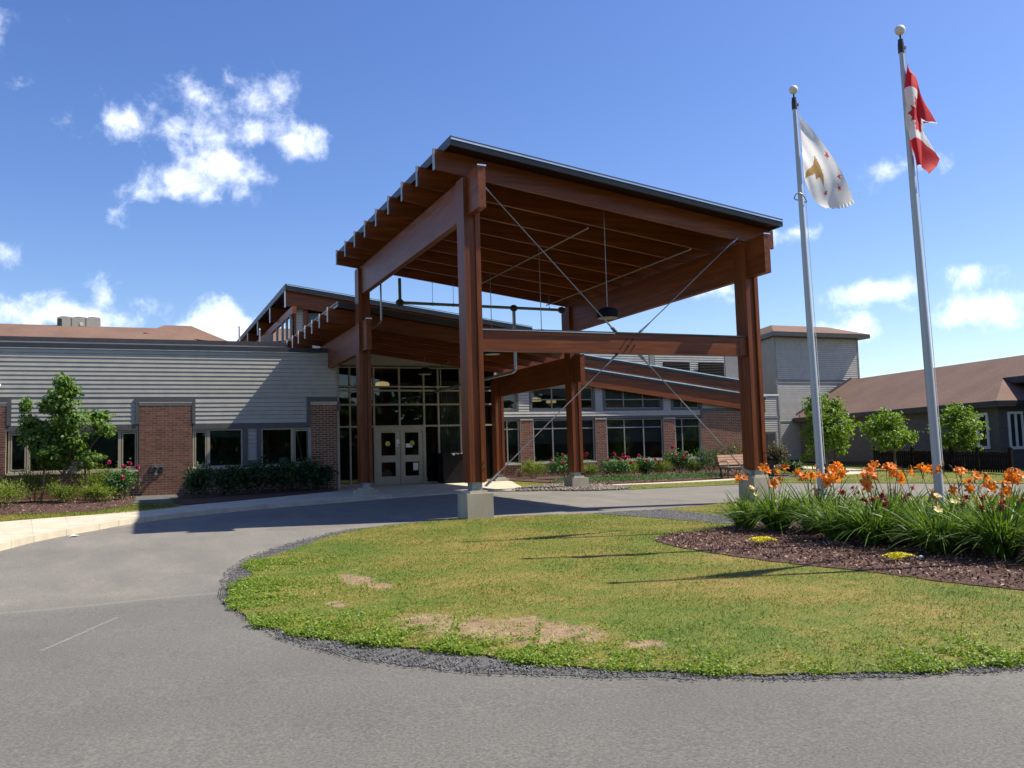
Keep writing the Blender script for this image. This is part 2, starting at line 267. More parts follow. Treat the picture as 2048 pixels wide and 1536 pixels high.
# ------------------------------------------------------------ mesh helpers
class G:
    def __init__(s): s.v = []; s.f = []; s.m = []; s.mi = 0
    def add(s, vs, fs):
        n = len(s.v); s.v += [tuple(v) for v in vs]; s.f += [tuple(i+n for i in f) for f in fs]; s.m += [s.mi]*len(fs); return s
    def hexa(s, p): return s.add(p, [(0, 3, 2, 1), (4, 5, 6, 7), (0, 1, 5, 4), (1, 2, 6, 5), (2, 3, 7, 6), (3, 0, 4, 7)])
    def box(s, x0, x1, y0, y1, z0, z1): return s.hexa([(x0, y0, z0), (x1, y0, z0), (x1, y1, z0), (x0, y1, z0), (x0, y0, z1), (x1, y0, z1), (x1, y1, z1), (x0, y1, z1)])
    def sbox(s, x0, x1, y0, y1, za, zb, h):   # box whose top runs from za at x0 to zb at x1
        return s.hexa([(x0, y0, za-h), (x1, y0, zb-h), (x1, y1, zb-h), (x0, y1, za-h), (x0, y0, za), (x1, y0, zb), (x1, y1, zb), (x0, y1, za)])
    def beam(s, p, q, w, h, up=(0, 0, 1)):
        p, q = Vector(p), Vector(q); d = (q-p).normalized(); sd = d.cross(Vector(up)).normalized(); u = sd.cross(d); a, b2 = sd*w/2, u*h/2
        return s.hexa([p-a-b2, p+a-b2, q+a-b2, q-a-b2, p-a+b2, p+a+b2, q+a+b2, q-a+b2])
    def cyl(s, p, q, r0, r1=None, n=10, caps=True):
        r1 = r0 if r1 is None else r1; p, q = Vector(p), Vector(q); d = (q-p).normalized(); a = d.orthogonal().normalized(); b2 = d.cross(a)
        vs = [p+(a*math.cos(2*math.pi*k/n)+b2*math.sin(2*math.pi*k/n))*r0 for k in range(n)]+[q+(a*math.cos(2*math.pi*k/n)+b2*math.sin(2*math.pi*k/n))*r1 for k in range(n)]
        fs = [(k, (k+1) % n, n+(k+1) % n, n+k) for k in range(n)]
        s.add(vs, fs)
        if caps: s.add(vs, [tuple(range(n-1, -1, -1)), tuple(range(n, 2*n))])
        return s
    def tube(s, pts, r, n=8):
        for i in range(len(pts)-1):
            ra, rb = (r, r) if not isinstance(r, (list, tuple)) else (r[i], r[i+1]); s.cyl(pts[i], pts[i+1], ra, rb, n)
        return s
    def lathe(s, prof, c, n=20):
        vs = [(c[0]+r*math.cos(2*math.pi*k/n), c[1]+r*math.sin(2*math.pi*k/n), c[2]+z) for r, z in prof for k in range(n)]
        fs = [(i*n+k, i*n+(k+1) % n, (i+1)*n+(k+1) % n, (i+1)*n+k) for i in range(len(prof)-1) for k in range(n)]
        s.add(vs, fs); return s.add(vs[:n]+vs[-n:], [tuple(range(n-1, -1, -1)), tuple(range(n, 2*n))])
    def ball(s, c, r, n=14, sq=1): return s.lathe([(max(.001, r*math.sin(math.pi*k/n)), -r*sq*math.cos(math.pi*k/n)) for k in range(n+1)], c, n+4)
    def prism(s, poly, z0, z1):
        n = len(poly); f0 = z0 if callable(z0) else (lambda x, y: z0); f1 = z1 if callable(z1) else (lambda x, y: z1)
        if sum(poly[i-1][0]*poly[i][1]-poly[i][0]*poly[i-1][1] for i in range(n)) < 0: poly = poly[::-1]
        vs = [(x, y, f0(x, y)) for x, y in poly]+[(x, y, f1(x, y)) for x, y in poly]
        return s.add(vs, [tuple(range(n-1, -1, -1)), tuple(range(n, 2*n))]+[(k, (k+1) % n, n+(k+1) % n, n+k) for k in range(n)])
    def face(s, *p): return s.add(p, [tuple(range(len(p)))])
    def obj(s, name, mat, parent=None, smooth=False, **pr):
        me = bpy.data.meshes.new(name); me.from_pydata(s.v, [], s.f)
        for m in (mat if isinstance(mat, (list, tuple)) else [mat]): me.materials.append(m)
        if any(s.m): me.polygons.foreach_set('material_index', s.m)
        if smooth: me.polygons.foreach_set('use_smooth', [True]*len(s.f))
        return link(name, me, parent, **pr)
def link(name, me, parent=None, **pr):
    o = bpy.data.objects.new(name, me); COL.link(o)
    if parent is not None:
        o.parent = parent
        top = parent if parent.parent is None else parent.parent
        o.matrix_parent_inverse = Matrix.Translation(-Vector(top.location)) if parent is top else Matrix.Identity(4)
    for k, v in pr.items(): o[k] = v
    return o
def thing(name, label, cat, loc, group=None):
    o = bpy.data.objects.new(name, None); COL.link(o); o.location = loc; o.empty_display_size = .2
    o['label'] = label; o['category'] = cat
    if group: o['group'] = group
    return o
def npmesh(name, V, F, mats, idx=None, attr=None, smooth=False):
    V = np.asarray(V, np.float32).reshape(-1, 3); F = np.asarray(F, np.int32); me = bpy.data.meshes.new(name)
    me.vertices.add(len(V)); me.vertices.foreach_set('co', V.ravel())
    n, k = F.shape; me.loops.add(n*k); me.loops.foreach_set('vertex_index', F.ravel()); me.polygons.add(n)
    me.polygons.foreach_set('loop_start', np.arange(0, n*k, k, dtype=np.int32)); me.polygons.foreach_set('loop_total', np.full(n, k, np.int32))
    for m in (mats if isinstance(mats, (list, tuple)) else [mats]): me.materials.append(m)
    if idx is not None: me.polygons.foreach_set('material_index', np.asarray(idx, np.int32))
    if attr is not None: me.attributes.new('shade', 'FLOAT', 'POINT').data.foreach_set('value', np.asarray(attr, np.float32))
    if smooth: me.polygons.foreach_set('use_smooth', np.ones(n, bool))
    me.update(calc_edges=True); me.validate(); return me
def g(x, y): return .0175*np.clip(y, -30, 70)
def gz(dz): return lambda x, y: float(g(x, y))+dz
def smooth_poly(P, k=5, closed=True):
    P = [np.array(p, float) for p in P]; n = len(P); o = []
    for i in range(n if closed else n-1):
        a, b2, c2, d = (P[(i-1) % n], P[i], P[(i+1) % n], P[(i+2) % n]) if closed else (P[max(i-1, 0)], P[i], P[i+1], P[min(i+2, n-1)])
        for j in range(k):
            t = j/k; o.append(tuple(.5*(2*b2+(c2-a)*t+(2*a-5*b2+4*c2-d)*t*t+(3*b2-a-3*c2+d)*t**3)))
    if not closed: o.append(tuple(P[-1]))
    return o
def ragged(P, amp, sub=3, seed=1):
    """roughen an outline by repeated midpoint displacement"""
    q = random.Random(seed)
    for _ in range(sub):
        o = []
        for i in range(len(P)):
            a, b2 = P[i], P[(i+1) % len(P)]; o.append(a); L_ = math.hypot(b2[0]-a[0], b2[1]-a[1]); k = q.uniform(-amp, amp)*min(L_, .35)
            o.append(((a[0]+b2[0])/2-(b2[1]-a[1])/max(L_, 1e-6)*k, (a[1]+b2[1])/2+(b2[0]-a[0])/max(L_, 1e-6)*k))
        P = o
    return P
def inside(x, y, poly):
    r = np.zeros(len(x), bool); n = len(poly)
    for i in range(n):
        x0, y0 = poly[i-1]; x1, y1 = poly[i]
        if y0 == y1: continue
        r ^= ((y0 > y) != (y1 > y)) & (x < (x1-x0)*(y-y0)/(y1-y0)+x0)
    return r
def scatter(poly, n, holes=()):
    P = np.array(poly); lo, hi = P.min(0), P.max(0); a = (hi-lo).prod(); A = abs(sum(P[i-1][0]*P[i][1]-P[i][0]*P[i-1][1] for i in range(len(P))))/2
    k = int(n*a/max(A, 1e-6)*1.05)+8; x = nr.uniform(lo[0], hi[0], k); y = nr.uniform(lo[1], hi[1], k); ok = inside(x, y, poly)
    for h in holes: ok &= ~inside(x, y, h)
    return x[ok][:n], y[ok][:n]
def sheet(name, poly, dz, mat, thick=.3, **pr):
    G_ = G().prism(poly, gz(dz-thick), gz(dz)); pr.setdefault('kind', 'structure'); return G_.obj(name, mat, **pr)
def unit(v): return v/np.maximum(np.linalg.norm(v, axis=1, keepdims=True), 1e-9)
def leaves(C, N, size, asp=.5, fold=.25, jit=.35):
    """leaf quads (4 verts, 2 tris folded along the midrib) at C with rough normals N"""
    n = len(C); N = unit(N+nr.normal(0, jit, (n, 3))); A = unit(np.cross(N, nr.normal(0, 1, (n, 3)))); B = np.cross(N, A); s = (size*nr.uniform(.65, 1.3, n))[:, None]
    V = np.stack([C-A*s*.5, C+B*s*asp*.5+N*s*fold*.3, C+A*s*.5-N*s*fold*.35, C-B*s*asp*.5+N*s*fold*.3], 1).reshape(-1, 3)
    i = np.arange(n)[:, None]*4; return V, np.concatenate([i+[0, 1, 2], i+[0, 2, 3]], 0)
def blades(C, D, ln, w, bend=.3, seg=2):
    """tapering grass-like blades from C in direction D, drooping"""
    n = len(C); D = unit(D); S = unit(np.cross(D, np.array([0, 0, 1.])+nr.normal(0, .2, (n, 3)))); ln = np.broadcast_to(ln, n)[:, None]; w = np.broadcast_to(w, n)[:, None]; b2 = np.broadcast_to(bend, n)[:, None]
    H = D.copy(); H[:, 2] = 0; H = unit(H+1e-6); vs = []
    for k in range(seg+1):
        t = k/seg; c = C+D*ln*t+H*ln*b2*t*t*.6+np.array([0, 0, -1.])*ln*b2*t*t
        if k < seg: ww = w*(1-.55*t**2)*.5; vs += [c-S*ww, c+S*ww]
        else: vs += [c]
    m = 2*seg+1; V = np.stack(vs, 1).reshape(-1, 3); i = np.arange(n)[:, None]*m; F = []
    for k in range(seg-1): F += [i+[2*k, 2*k+1, 2*k+3], i+[2*k, 2*k+3, 2*k+2]]
    F += [i+[2*seg-2, 2*seg-1, 2*seg]]
    return V, np.concatenate(F, 0), m
def join(parts):
    V = []; F = []; o = 0
    for v, f in parts: V.append(v); F.append(f+o); o += len(v)
    return np.concatenate(V), np.concatenate(F)

# ------------------------------------------------------------ ground, road, pavements
LAWN_EDGE = smooth_poly([(1.02,9.6),(1.16,8.4),(1.6,7.55),(2.26,6.75),(2.9,5.85),(3.86,5.09),(4.77,4.69),(5.9,4.42),(7.6,4.1),(10,3.9),(13,4.2),(17,5.6),(20.5,8.5),(22,12),(20.7,15.3),(18.5,17.1),(16.4,18.3),(14.2,18.5),(12.5,18.0),(11.1,17.6),(10.3,17.5),(9.0,17.7),(7.2,18.15),(5.5,17.9),(3.9,16.9),(2.5,14.7),(1.75,13.3),(1.35,11.5),(1.1,10.5)], 5); LAWN_EDGE = ragged(LAWN_EDGE, .16, 2, 4)
ROAD_EDGE = smooth_poly([(1.0,9.6),(1.14,8.3),(1.45,7.2),(2.03,6.29),(2.7,5.72),(3.8,5.04),(4.77,4.6),(5.9,4.3),(7.6,4.0),(10,3.8),(13,4.1),(17,5.5),(20.7,8.4),(22.2,12),(20.9,15.5),(18.6,17.3),(16.4,18.5),(14.2,18.7),(12.5,18.25),(11.1,17.9),(10.3,17.75),(9.0,17.9),(7.2,18.4),(5.4,18.2),(3.75,17.1),(2.1,14.75),(1.38,12.9),(1.08,11.2),(.99,10.4)], 5); ROAD_EDGE = ragged(ROAD_EDGE, .16, 2, 5)
BED = smooth_poly([(7.64,12.35),(7.42,11.3),(7.42,10.2),(7.6,9.0),(7.85,8.2),(7.98,7.1),(8.25,6.3),(8.9,5.6),(10.5,5.3),(12.6,6.4),(13.5,8.5),(13.3,11.5),(12.2,13.6),(10.9,14.2),(10.0,13.5),(9.2,13.05),(8.5,13.0)], 4); BED = ragged(BED, .14, 2, 6)
CINDER = [(9.35,17.6),(9.62,16.6),(9.85,15.4),(10.15,13.9),(10.9,14.0),(11.25,15.5),(11.08,17.5),(10.4,17.72)]
gr_ = G()
for xa, xb in ((-600, 600),):
    ys = [-600, -30, 70, 900]
    for y0, y1 in zip(ys, ys[1:]): gr_.face((xa, y0, g(0, y0)-.06), (xb, y0, g(0, y0)-.06), (xb, y1, g(0, y1)-.06), (xa, y1, g(0, y1)-.06))
gr_.obj('ground', TURF, kind='structure')
KERB = [(-9,-8),(-6.5,2),(-4.6,9),(-3.2,13.5),(-1.96,17.2),(-1.43,18.9),(-.52,20.7),(.15,21.9),(1.57,23.35),(3.35,24.7),(5.65,25.85),(7.4,26.75)]
KERB = smooth_poly(KERB, 5, False)
ROAD = KERB+[(9.2,27.5),(10.7,27.95),(12.1,27.3),(12.6,26.85),(13.6,25.7),(14.8,25.45),(16.8,25.5),(18.8,25.47),(20.8,25.1),(22.4,23.0),(23.6,21.3),(25.0,19.3),(27.5,15.5),(30,10),(34,6),(70,4),(70,-28),(-30,-28),(-16,-20)]
sheet('asphalt_road', ROAD, 0, ASPH, .05)
for nm, P, dz, m in (('lawn', LAWN_EDGE, .02, LAWNM), ('gravel_strip', ROAD_EDGE, .004, GRAVB), ('flower_bed', BED, .03, MULCH), ('cinder_path', CINDER, .026, GRAVB)):
    sheet(nm, P, dz, m, .08)
# pavement on the left: concrete slabs behind kerb stones
INNER = smooth_poly([(-12,-5),(-9.5,4),(-7.6,11),(-6.0,16.5),(-4.6,20.3),(-3.4,22.3),(-2.0,23.3),(-.9,23.8),(.25,24.35),(1.43,25.6),(2.44,26.7),(4.2,28.2),(5.4,29.3),(6.5,30.3)], 5, False)
pv = G().prism([(-7.2,14),(-6,17),(-4,21.5),(0,24.9),(6,30.5),(6.8,30),(5.6,25.9),(3.3,24.9),(0,22.3),(-1.7,18.8),(-3.2,14)], gz(-.2), gz(.095)).obj('pavement', CONC, kind='structure')
kb = G().box(-8.2,-8.1,-3,-2.9,-.2,.0).obj('kerb', CONC, kind='structure')
nK = len(KERB)
for i in range(0, nK-1, 3):
    j = min(i+3, nK-1); a = KERB[i:j+1]
    def off(k, d):
        p = Vector(KERB[max(k-1, 0)]); q = Vector(KERB[min(k+1, nK-1)]); n = (q-p).normalized(); return (KERB[k][0]-n.y*d, KERB[k][1]+n.x*d)
    inn = [off(k, .17) for k in range(i, j+1)]
    t0 = Vector(a[1])-Vector(a[0]); t0 = t0.normalized()*.012
    a2 = [(a[0][0]+t0.x, a[0][1]+t0.y)]+a[1:]; i2 = [(inn[0][0]+t0.x, inn[0][1]+t0.y)]+inn[1:]
    G().prism(a2+i2[::-1], gz(-.15), gz(.118)).obj('kerb_stone', CONC, kb)
K17 = [off(k, .18) for k in range(nK)]
nI = len(INNER); K17r = [K17[round(i*(nK-1)/(nI-1))] for i in range(nI)]
for i in range(12, nI-1, 3):
    j = min(i+3, nI-1); q = [(Vector(INNER[k])*.997+Vector(K17r[k])*.003) for k in range(i, j+1)]; w = [Vector(K17r[k]) for k in range(i, j+1)]
    d = (q[1]-q[0]).normalized()*.006; e = (w[1]-w[0]).normalized()*.006
    q[0] = q[0]+d; w[0] = w[0]+e
    G().prism([tuple(x) for x in w]+[tuple(x) for x in q[::-1]], gz(-.1), gz(.115)).obj('paving_slab', CONC, pv)
PLAZA = [(6.5,30.3),(7.4,26.9),(9.2,27.65),(10.7,28.1),(12.1,27.45),(12.75,29.0),(13.6,31.6),(14.5,34.2),(14.5,35.7),(7.1,35.7),(7.1,32.95),(6.9,32.2)]
sheet('plaza_paving', PLAZA, .03, CONC, .2)
VERGE_L = [(-40,2),(-13,-4),(-9.5,4),(-7.6,11),(-6.0,16.5),(-4.6,20.3),(-3.4,22.3),(-2.0,23.3),(-.9,23.8),(.25,24.35),(1.43,25.6),(2.44,26.7),(4.2,28.2),(5.4,29.3),(6.5,30.3),(6.9,32.2),(7.0,33.1),(-40,33.1)]
sheet('verge', VERGE_L, .09, TURF, .2)
BED_L = [(-16,33.02),(-16,24.5),(-9,25.2),(-4.2,26.4),(-2.6,25.8),(-1.7,25.4),(-.9,25.6),(-.3,26.5),(.12,27.6),(.2,29.5),(.25,33.02)]
BED_L2 = [(1.9,33.02),(1.3,29.5),(1.2,27.6),(1.5,26.6),(2.4,27.0),(4.1,28.5),(5.3,29.6),(6.35,30.6),(6.8,32.4),(6.9,33.02)]
sheet('planting_bed', BED_L, .115, MULCH, .1); sheet('planting_bed', BED_L2, .112, MULCH, .1)
sheet('gravel_strip', [(.27,33.02),(.22,29.5),(.14,28.3),(1.15,27.8),(1.28,29.5),(1.88,33.02)], .108, GRAVB, .1)
# right-hand side: rocks by the pier, planting bed, path, verge
ROCKS = smooth_poly([(11.7,27.5),(12.6,29.0),(13.5,29.9),(14.6,30.3),(15.4,29.6),(15.8,28.2),(15.6,26.6),(14.8,25.6),(13.7,25.75),(12.7,26.8)], 3)
sheet('pebble_bed', ROCKS, .02, GRAVB, .1)
FARLAWN = [(12.75,29.0),(13.6,29.9),(14.6,30.3),(15.4,29.6),(15.8,28.2),(15.6,26.6),(14.9,25.55),(16.8,25.6),(18.8,25.57),(20.9,25.2),(22.5,23.1),(23.7,21.4),(25.1,19.4),(27.6,15.6),(30.1,10.1),(34.1,6.1),(70,4.1),(70,60),(14.5,60),(14.5,34.2),(13.6,31.6)]
sheet('verge', FARLAWN, .012, TURF, .1)
BED_R = [(14.6,37.0),(14.8,33.2),(15.1,30.7),(16.2,29.0),(17.6,28.75),(19.9,29.0),(22.3,29.7),(24.6,29.4),(25.6,30.2),(25.2,32.0),(27.5,37.0)]
sheet('planting_bed', BED_R, .045, MULCH, .08)
pw = smooth_poly([(15.3,28.35),(17.4,28.0),(19.8,28.1),(22.4,28.6),(25.2,28.3),(27.6,28.9),(29.5,30.6),(30.5,33),(31.5,37),(33.6,42)], 5, False)
wd = [.33+.45*max(0, (i-22)/(len(pw)-22)) for i in range(len(pw))]
lf = []; rt = []
for k in range(len(pw)):
    p = Vector(pw[max(k-1, 0)]); q = Vector(pw[min(k+1, len(pw)-1)]); n = (q-p).normalized(); w = wd[k]
    lf.append((pw[k][0]-n.y*w, pw[k][1]+n.x*w)); rt.append((pw[k][0]+n.y*w, pw[k][1]-n.x*w))
sheet('footpath', lf+rt[::-1], .035, CONC, .08)

# ------------------------------------------------------------ facade helpers
def bricks(par, x0, x1, z0, z1, yf, single=False, bl=.25, ch=.08, skip=None):
    """running-bond bricks proud of a mortar core; single = one object per brick, else one joined mesh"""
    n = int((z1-z0)/ch); out_ = []
    for r in range(n):
        z = z0+r*ch; x = x0-(bl/2 if r % 2 else 0)
        while x < x1-.02:
            a, b3 = max(x, x0)+.005, min(x+bl, x1)-.005
            if b3-a > .03 and not (skip and skip((a+b3)/2, z)): out_.append((a+.003, b3-.003, z+.007, z+ch-.007))
            x += bl
    if single:
        me = None
        for a, b3, c0, c1 in out_:
            if me is None: gg = G().box(0, 1, -.004, .03, 0, ch-.014); me = bpy.data.meshes.new('brick'); me.from_pydata(gg.v, [], gg.f); me.materials.append(BRICK)
            o = link('brick', me, par); o.location = (a, yf+rnd.uniform(-.0015, .0015), c0); o.scale = (b3-a, 1, 1)
    else:
        gg = G()
        for a, b3, c0, c1 in out_: d = rnd.uniform(-.002, .002); gg.box(a, b3, yf-.004+d*.7, yf+.03, c0, c1)
        gg.obj('brick', BRICK, par, kind='stuff')
def siding(par, x0, x1, z0, z1, yf, ex=.146, mat=None, proud=.016, top=None, name='siding_board'):
    """lap siding, one board per course; each leans out at its lower edge"""
    z = z0
    while z < z1-.02:
        zt = min(z+ex, z1); xa, xb = x0, x1
        if top:                                    # clipped under a roof falling to the right: top(x) is the limit
            while xb > x0+.05 and top(xb) < z+.03: xb -= .05
            if xb < x0+.1: break
        p = proud*(zt-z)/ex
        G().hexa([(xa, yf-p-.004, z+.004), (xb, yf-p-.004, z+.004), (xb, yf+.02, z+.004), (xa, yf+.02, z+.004), (xa, yf-.002, zt-.006), (xb, yf-.002, zt-.006), (xb, yf+.02, zt-.006), (xa, yf+.02, zt-.006)]).obj(name, mat or SIDING, par)
        z = zt
def window(par, x0, x1, z0, z1, y, xs=(), zs=(), fw_=.05, d=.07, fm=None, gm=None, mw=None, name='window', ms=()):
    """frame with mullions xs and transoms zs; one pane per opening"""
    mw = mw or fw_; gg = G().box(x0, x1, y, y+d, z0, z0+fw_).box(x0, x1, y, y+d, z1-fw_, z1).box(x0, x0+fw_, y, y+d, z0+fw_, z1-fw_).box(x1-fw_, x1, y, y+d, z0+fw_, z1-fw_)
    for x in xs: gg.box(x-mw/2, x+mw/2, y-.003, y+d-.003, z0+fw_, z1-fw_)
    for z in zs: gg.box(x0+fw_, x1-fw_, y+.002, y+d-.006, z-mw/2, z+mw/2)
    f = gg.obj(name, fm or GREYF, par)
    X = [x0+fw_/2]+list(xs)+[x1-fw_/2]; Z = [z0+fw_/2]+list(zs)+[z1-fw_/2]
    for i in range(len(X)-1):
        for j in range(len(Z)-1):
            G().face((X[i], y+d*.5, Z[j]), (X[i+1], y+d*.5, Z[j]), (X[i+1], y+d*.5, Z[j+1]), (X[i], y+d*.5, Z[j+1])).obj('pane', gm or GLASS, f)
    return f
def room(par, x0, x1, y0, y1, z0, z1, mat=INT):
    gg = G(); v = [(x0, y0, z0), (x1, y0, z0), (x1, y1, z0), (x0, y1, z0), (x0, y0, z1), (x1, y0, z1), (x1, y1, z1), (x0, y1, z1)]
    gg.add(v, [(0, 1, 2, 3), (7, 6, 5, 4), (2, 6, 7, 3), (3, 7, 4, 0), (1, 5, 6, 2)]); return gg.obj('interior', mat, par)

# ------------------------------------------------------------ left wing: brick piers, grey siding, tan windows
LW = thing('brick_wing', 'low grey sided wing with brown brick piers left of the glass entrance', 'building', (-4, 33, .58))
Y = 33.0
room(LW, -16, 6.0, Y+.3, 39, .55, 5.5)
gg = G().box(-16, 7.06, Y+.02, Y+.3, 3.06, 5.72).box(3.76, 4.36, Y+.09, Y+.3, 1.55, 3.1).box(-1.72, -1.42, Y+.06, Y+.3, 1.55, 3.1).box(-16, 7.06, Y+.1, Y+.3, .2, 1.53).box(6.0, 7.06, Y+.03, 39, .2, 5.7).box(-16, 7.06, Y+.3, 40, 5.5, 5.6)
gg.obj('wall', SIDING, LW)
siding(LW, -16, 7.08, 4.015, 5.62, Y)
siding(LW, -3.44, .24, 3.085, 4.015, Y); siding(LW, 2.16, 5.96, 3.085, 4.015, Y); siding(LW, -16, -5.6, 3.085, 4.015, Y)
siding(LW, 3.92, 4.23, 1.78, 3.085, Y+.05)
G().box(-16, 7.12, Y-.05, Y+.3, 5.63, 5.78).box(-16, 7.12, Y-.03, Y+.3, 5.78, 5.8).obj('parapet_flashing', FLASH, LW)
G().box(-16, 7.1, Y-.058, Y-.02, 5.612, 5.628).obj('parapet_drip', CHROME, LW)
for x0, x1, single in ((-5.5, -3.57, False), (.36, 2.055, True), (6.12, 7.1, False)):
    core = G().box(x0+.004, x1-.004, Y-.03, Y+.28, .3, 3.81).obj('brick_pier', MORTAR, LW)
    bricks(core, x0, x1, .6, 3.8, Y-.03, single)
    G().box(x0-.11, x1+(.11 if x1 < 7 else .0), Y-.05, Y+.1, 3.835, 4.0).box(x0-.11, x0-.005, Y-.05, Y+.1, 3.09, 3.835).box(x1+.004, x1+.11, Y-.05, Y+.1, 3.09 if x1 < 7 else 3.5, 3.835).obj('pier_trim', TRIM, LW)
    G().box(x0, x1, Y-.06, Y-.02, 3.812, 3.832).obj('pier_cap', SILL, LW)
low = G().box(-16, 6.9, Y+.045, Y+.2, .3, 1.5).obj('low_brick_wall', MORTAR, LW)
bricks(low, -16, -5.5, .6, 1.5, Y+.045); bricks(low, -3.57, .36, .6, 1.5, Y+.045); bricks(low, 2.055, 6.12, .6, 1.5, Y+.045)
for x0, x1 in ((-3.56, .35), (2.07, 6.1), (-16, -5.52)): G().box(x0, x1, Y-.055, Y+.12, 1.5, 1.56).obj('window_sill', SILL, LW)
for x0, x1 in ((-3.56, .35), (2.07, 6.11), (-16, -5.52)): G().box(x0, x1, Y-.022, Y+.12, 2.9, 3.085).obj('window_head_trim', TRIM, LW)
G().box(3.75, 3.915, Y-.02, Y+.12, 1.56, 2.9).box(4.235, 4.37, Y-.02, Y+.12, 1.56, 2.9).box(3.915, 4.235, Y-.02, Y+.12, 1.56, 1.775).box(-1.72, -1.42, Y-.02, Y+.12, 1.56, 2.9).obj('mullion_trim', TRIM, LW)
for x0, x1, ms in ((-3.52, -1.73, (-2.94,)), (-1.41, .345, (-.235,)), (2.08, 3.745, (2.6,)), (4.375, 6.1, (5.47,)), (-9, -5.6, (-7.5,))):
    window(LW, x0, x1, 1.565, 2.895, Y+.035, ms, (), .055, .08, TANF, mw=.1)
    k = G(); xc, xd = (x0, ms[0]) if abs(ms[0]-x0) < abs(x1-ms[0]) else (ms[0], x1); k.box(xc+.07, xd-.07, Y+.03, Y+.06, 1.64, 1.68).box(xc+.07, xd-.07, Y+.03, Y+.06, 2.78, 2.82).box(xc+.07, xc+.11, Y+.03, Y+.06, 1.68, 2.78).box(xd-.11, xd-.07, Y+.03, Y+.06, 1.68, 2.78)
    k.obj('casement_sash', TANF, LW)
for x0, x1, z in ((-2.85, -1.8, 1.95), (-1.35, -.35, 1.86), (2.68, 3.68, 2.6), (-3.4, -3.05, 2.0)): G().box(x0, x1, Y+.16, Y+.17, z, 2.88).obj('roller_blind', BLIND, LW)
G().beam((5.62, Y+.15, 2.85), (5.86, Y+.13, 1.62), .03, .03).obj('blind_cord', SILL, LW)
G().box(5.02, 5.3, Y+.14, Y+.15, 1.63, 1.83).obj('paper_notice', WHITE, LW)

# second, higher roof edge and the brown hipped roof far behind it
UB = thing('flat_roofed_block', 'flat roofed block with dark flashing and lilac metal band above the left wing', 'building', (-4, 37, .6))
G().box(-18, 5.9, 37, 46, .5, 6.22).obj('wall', PALEM, UB); G().box(-18, 5.9, 36.97, 46, 6.225, 6.36).obj('metal_band', PALEM, UB)
G().box(-18, 5.92, 36.93, 46, 6.365, 6.52).obj('roof_flashing', FLASH, UB); G().box(-18, 5.9, 38, 46, 6.52, 6.6).obj('roof', PALEM, UB)
HB = thing('hipped_building', 'far brown shingled hip roof rising behind the left wing', 'building', (-12, 62, 1))
G().box(-44, 7.5, 54.5, 68, .9, 7.3).obj('wall', SIDING, HB)
G().add([(-45, 53.5, 7.2), (8.8, 53.5, 7.2), (1.7, 60, 10.3), (-45, 60, 10.45), (-45, 69, 7.2), (8.8, 69, 7.2), (2.2, 60.3, 10.56), (3.75, 60.3, 10.56), (1.2, 61, 10.3)], [(0, 1, 2, 3), (3, 2, 8, 5, 4), (1, 5, 8, 2), (0, 3, 4)]).obj('roof', SHINGLE, HB)
G().add([(.9, 58.9, 9.85), (6.4, 60.3, 9.45), (3.75, 60.8, 10.62), (2.15, 60.8, 10.62), (.9, 62.5, 9.85), (6.4, 62, 9.45), (1.6, 60.8, 10.3)], [(0, 1, 2, 3), (1, 5, 2), (3, 2, 5, 4), (0, 3, 4)]).obj('raised_hip', SHINGLE, HB)
def condenser(lbl, x, y, z, w, d, h, nf, grp=None):
    t = thing('condenser_unit', lbl, 'air conditioner', (x, y, z), grp)
    G().box(x-w/2, x+w/2, y-d/2, y+d/2, z, z+h).obj('casing', noisy('beige_casing', (.42, .38, .3), (.5, .46, .37), 4, .5), t)
    G().box(x-w/2-.01, x-w/2+.25, y-d/2-.015, y-d/2+.1, z+.08, z+h-.1).obj('coil_grille', FLASH, t)
    for k in range(nf):
        fx = x-w/2+w*(k+.5)/nf; G().lathe([(w/nf*.42, 0), (w/nf*.42, .14), (w/nf*.36, .14), (w/nf*.34, .05)], (fx, y, z+h)).obj('fan_ring', GALV, t)
    for k in (1, 2): G().box(x-w/2+w*k/3-.012, x-w/2+w*k/3+.012, y-d/2-.012, y-d/2, z+.03, z+h-.03).obj('panel_seam', TRIM, t)
    G().box(x+.05, x+.22, y-d/2-.02, y-d/2, z+h*.45, z+h*.65).obj('data_plate', WHITE, t)
    return t
condenser('beige air conditioner with three fans on the far left brown roof', -2.72, 60.8, 9.9, 2.35, 1.8, .92, 3)

# ------------------------------------------------------------ glass entrance lobby
EN = thing('entrance_lobby', 'tall glazed entrance wall with beige double doors under the lower canopy', 'building', (10.5, 35.5, .63))
Y = 35.5
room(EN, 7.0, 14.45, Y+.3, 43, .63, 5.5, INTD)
G().box(7.06, 14.5, Y+.02, Y+.3, 5.4, 6.4).box(7.06, 7.2, 33.1, Y+.3, .6, 6).box(14.42, 14.52, Y+.1, 37.1, .5, 6.2).box(7, 14.6, Y, 44, 5.55, 5.65).obj('wall', SIDING, EN)
siding(EN, 7.2, 14.4, 5.46, 6.4, Y, top=lambda x: 6.45-.13*(x-6.22))
X = [7.2, 8.15, 9.13, 10.19, 11.23, 11.85, 12.82, 13.75, 14.4]; Z = [.64, 3.0, 3.88, 4.45, 5.4]
gg = G()
for i, x in enumerate(X): gg.box(x-.035, x+.035, Y-.01, Y+.11, .64 if i != 3 else 3.0, 5.4)
for z in Z[1:]: gg.box(7.2, 14.4, Y, Y+.1, z-.035, z+.035)
gg.box(7.2, 9.13, Y, Y+.1, .62, .72).box(11.23, 14.4, Y, Y+.1, .62, .72); cw = gg.obj('curtain_wall_frame', TANF, EN)
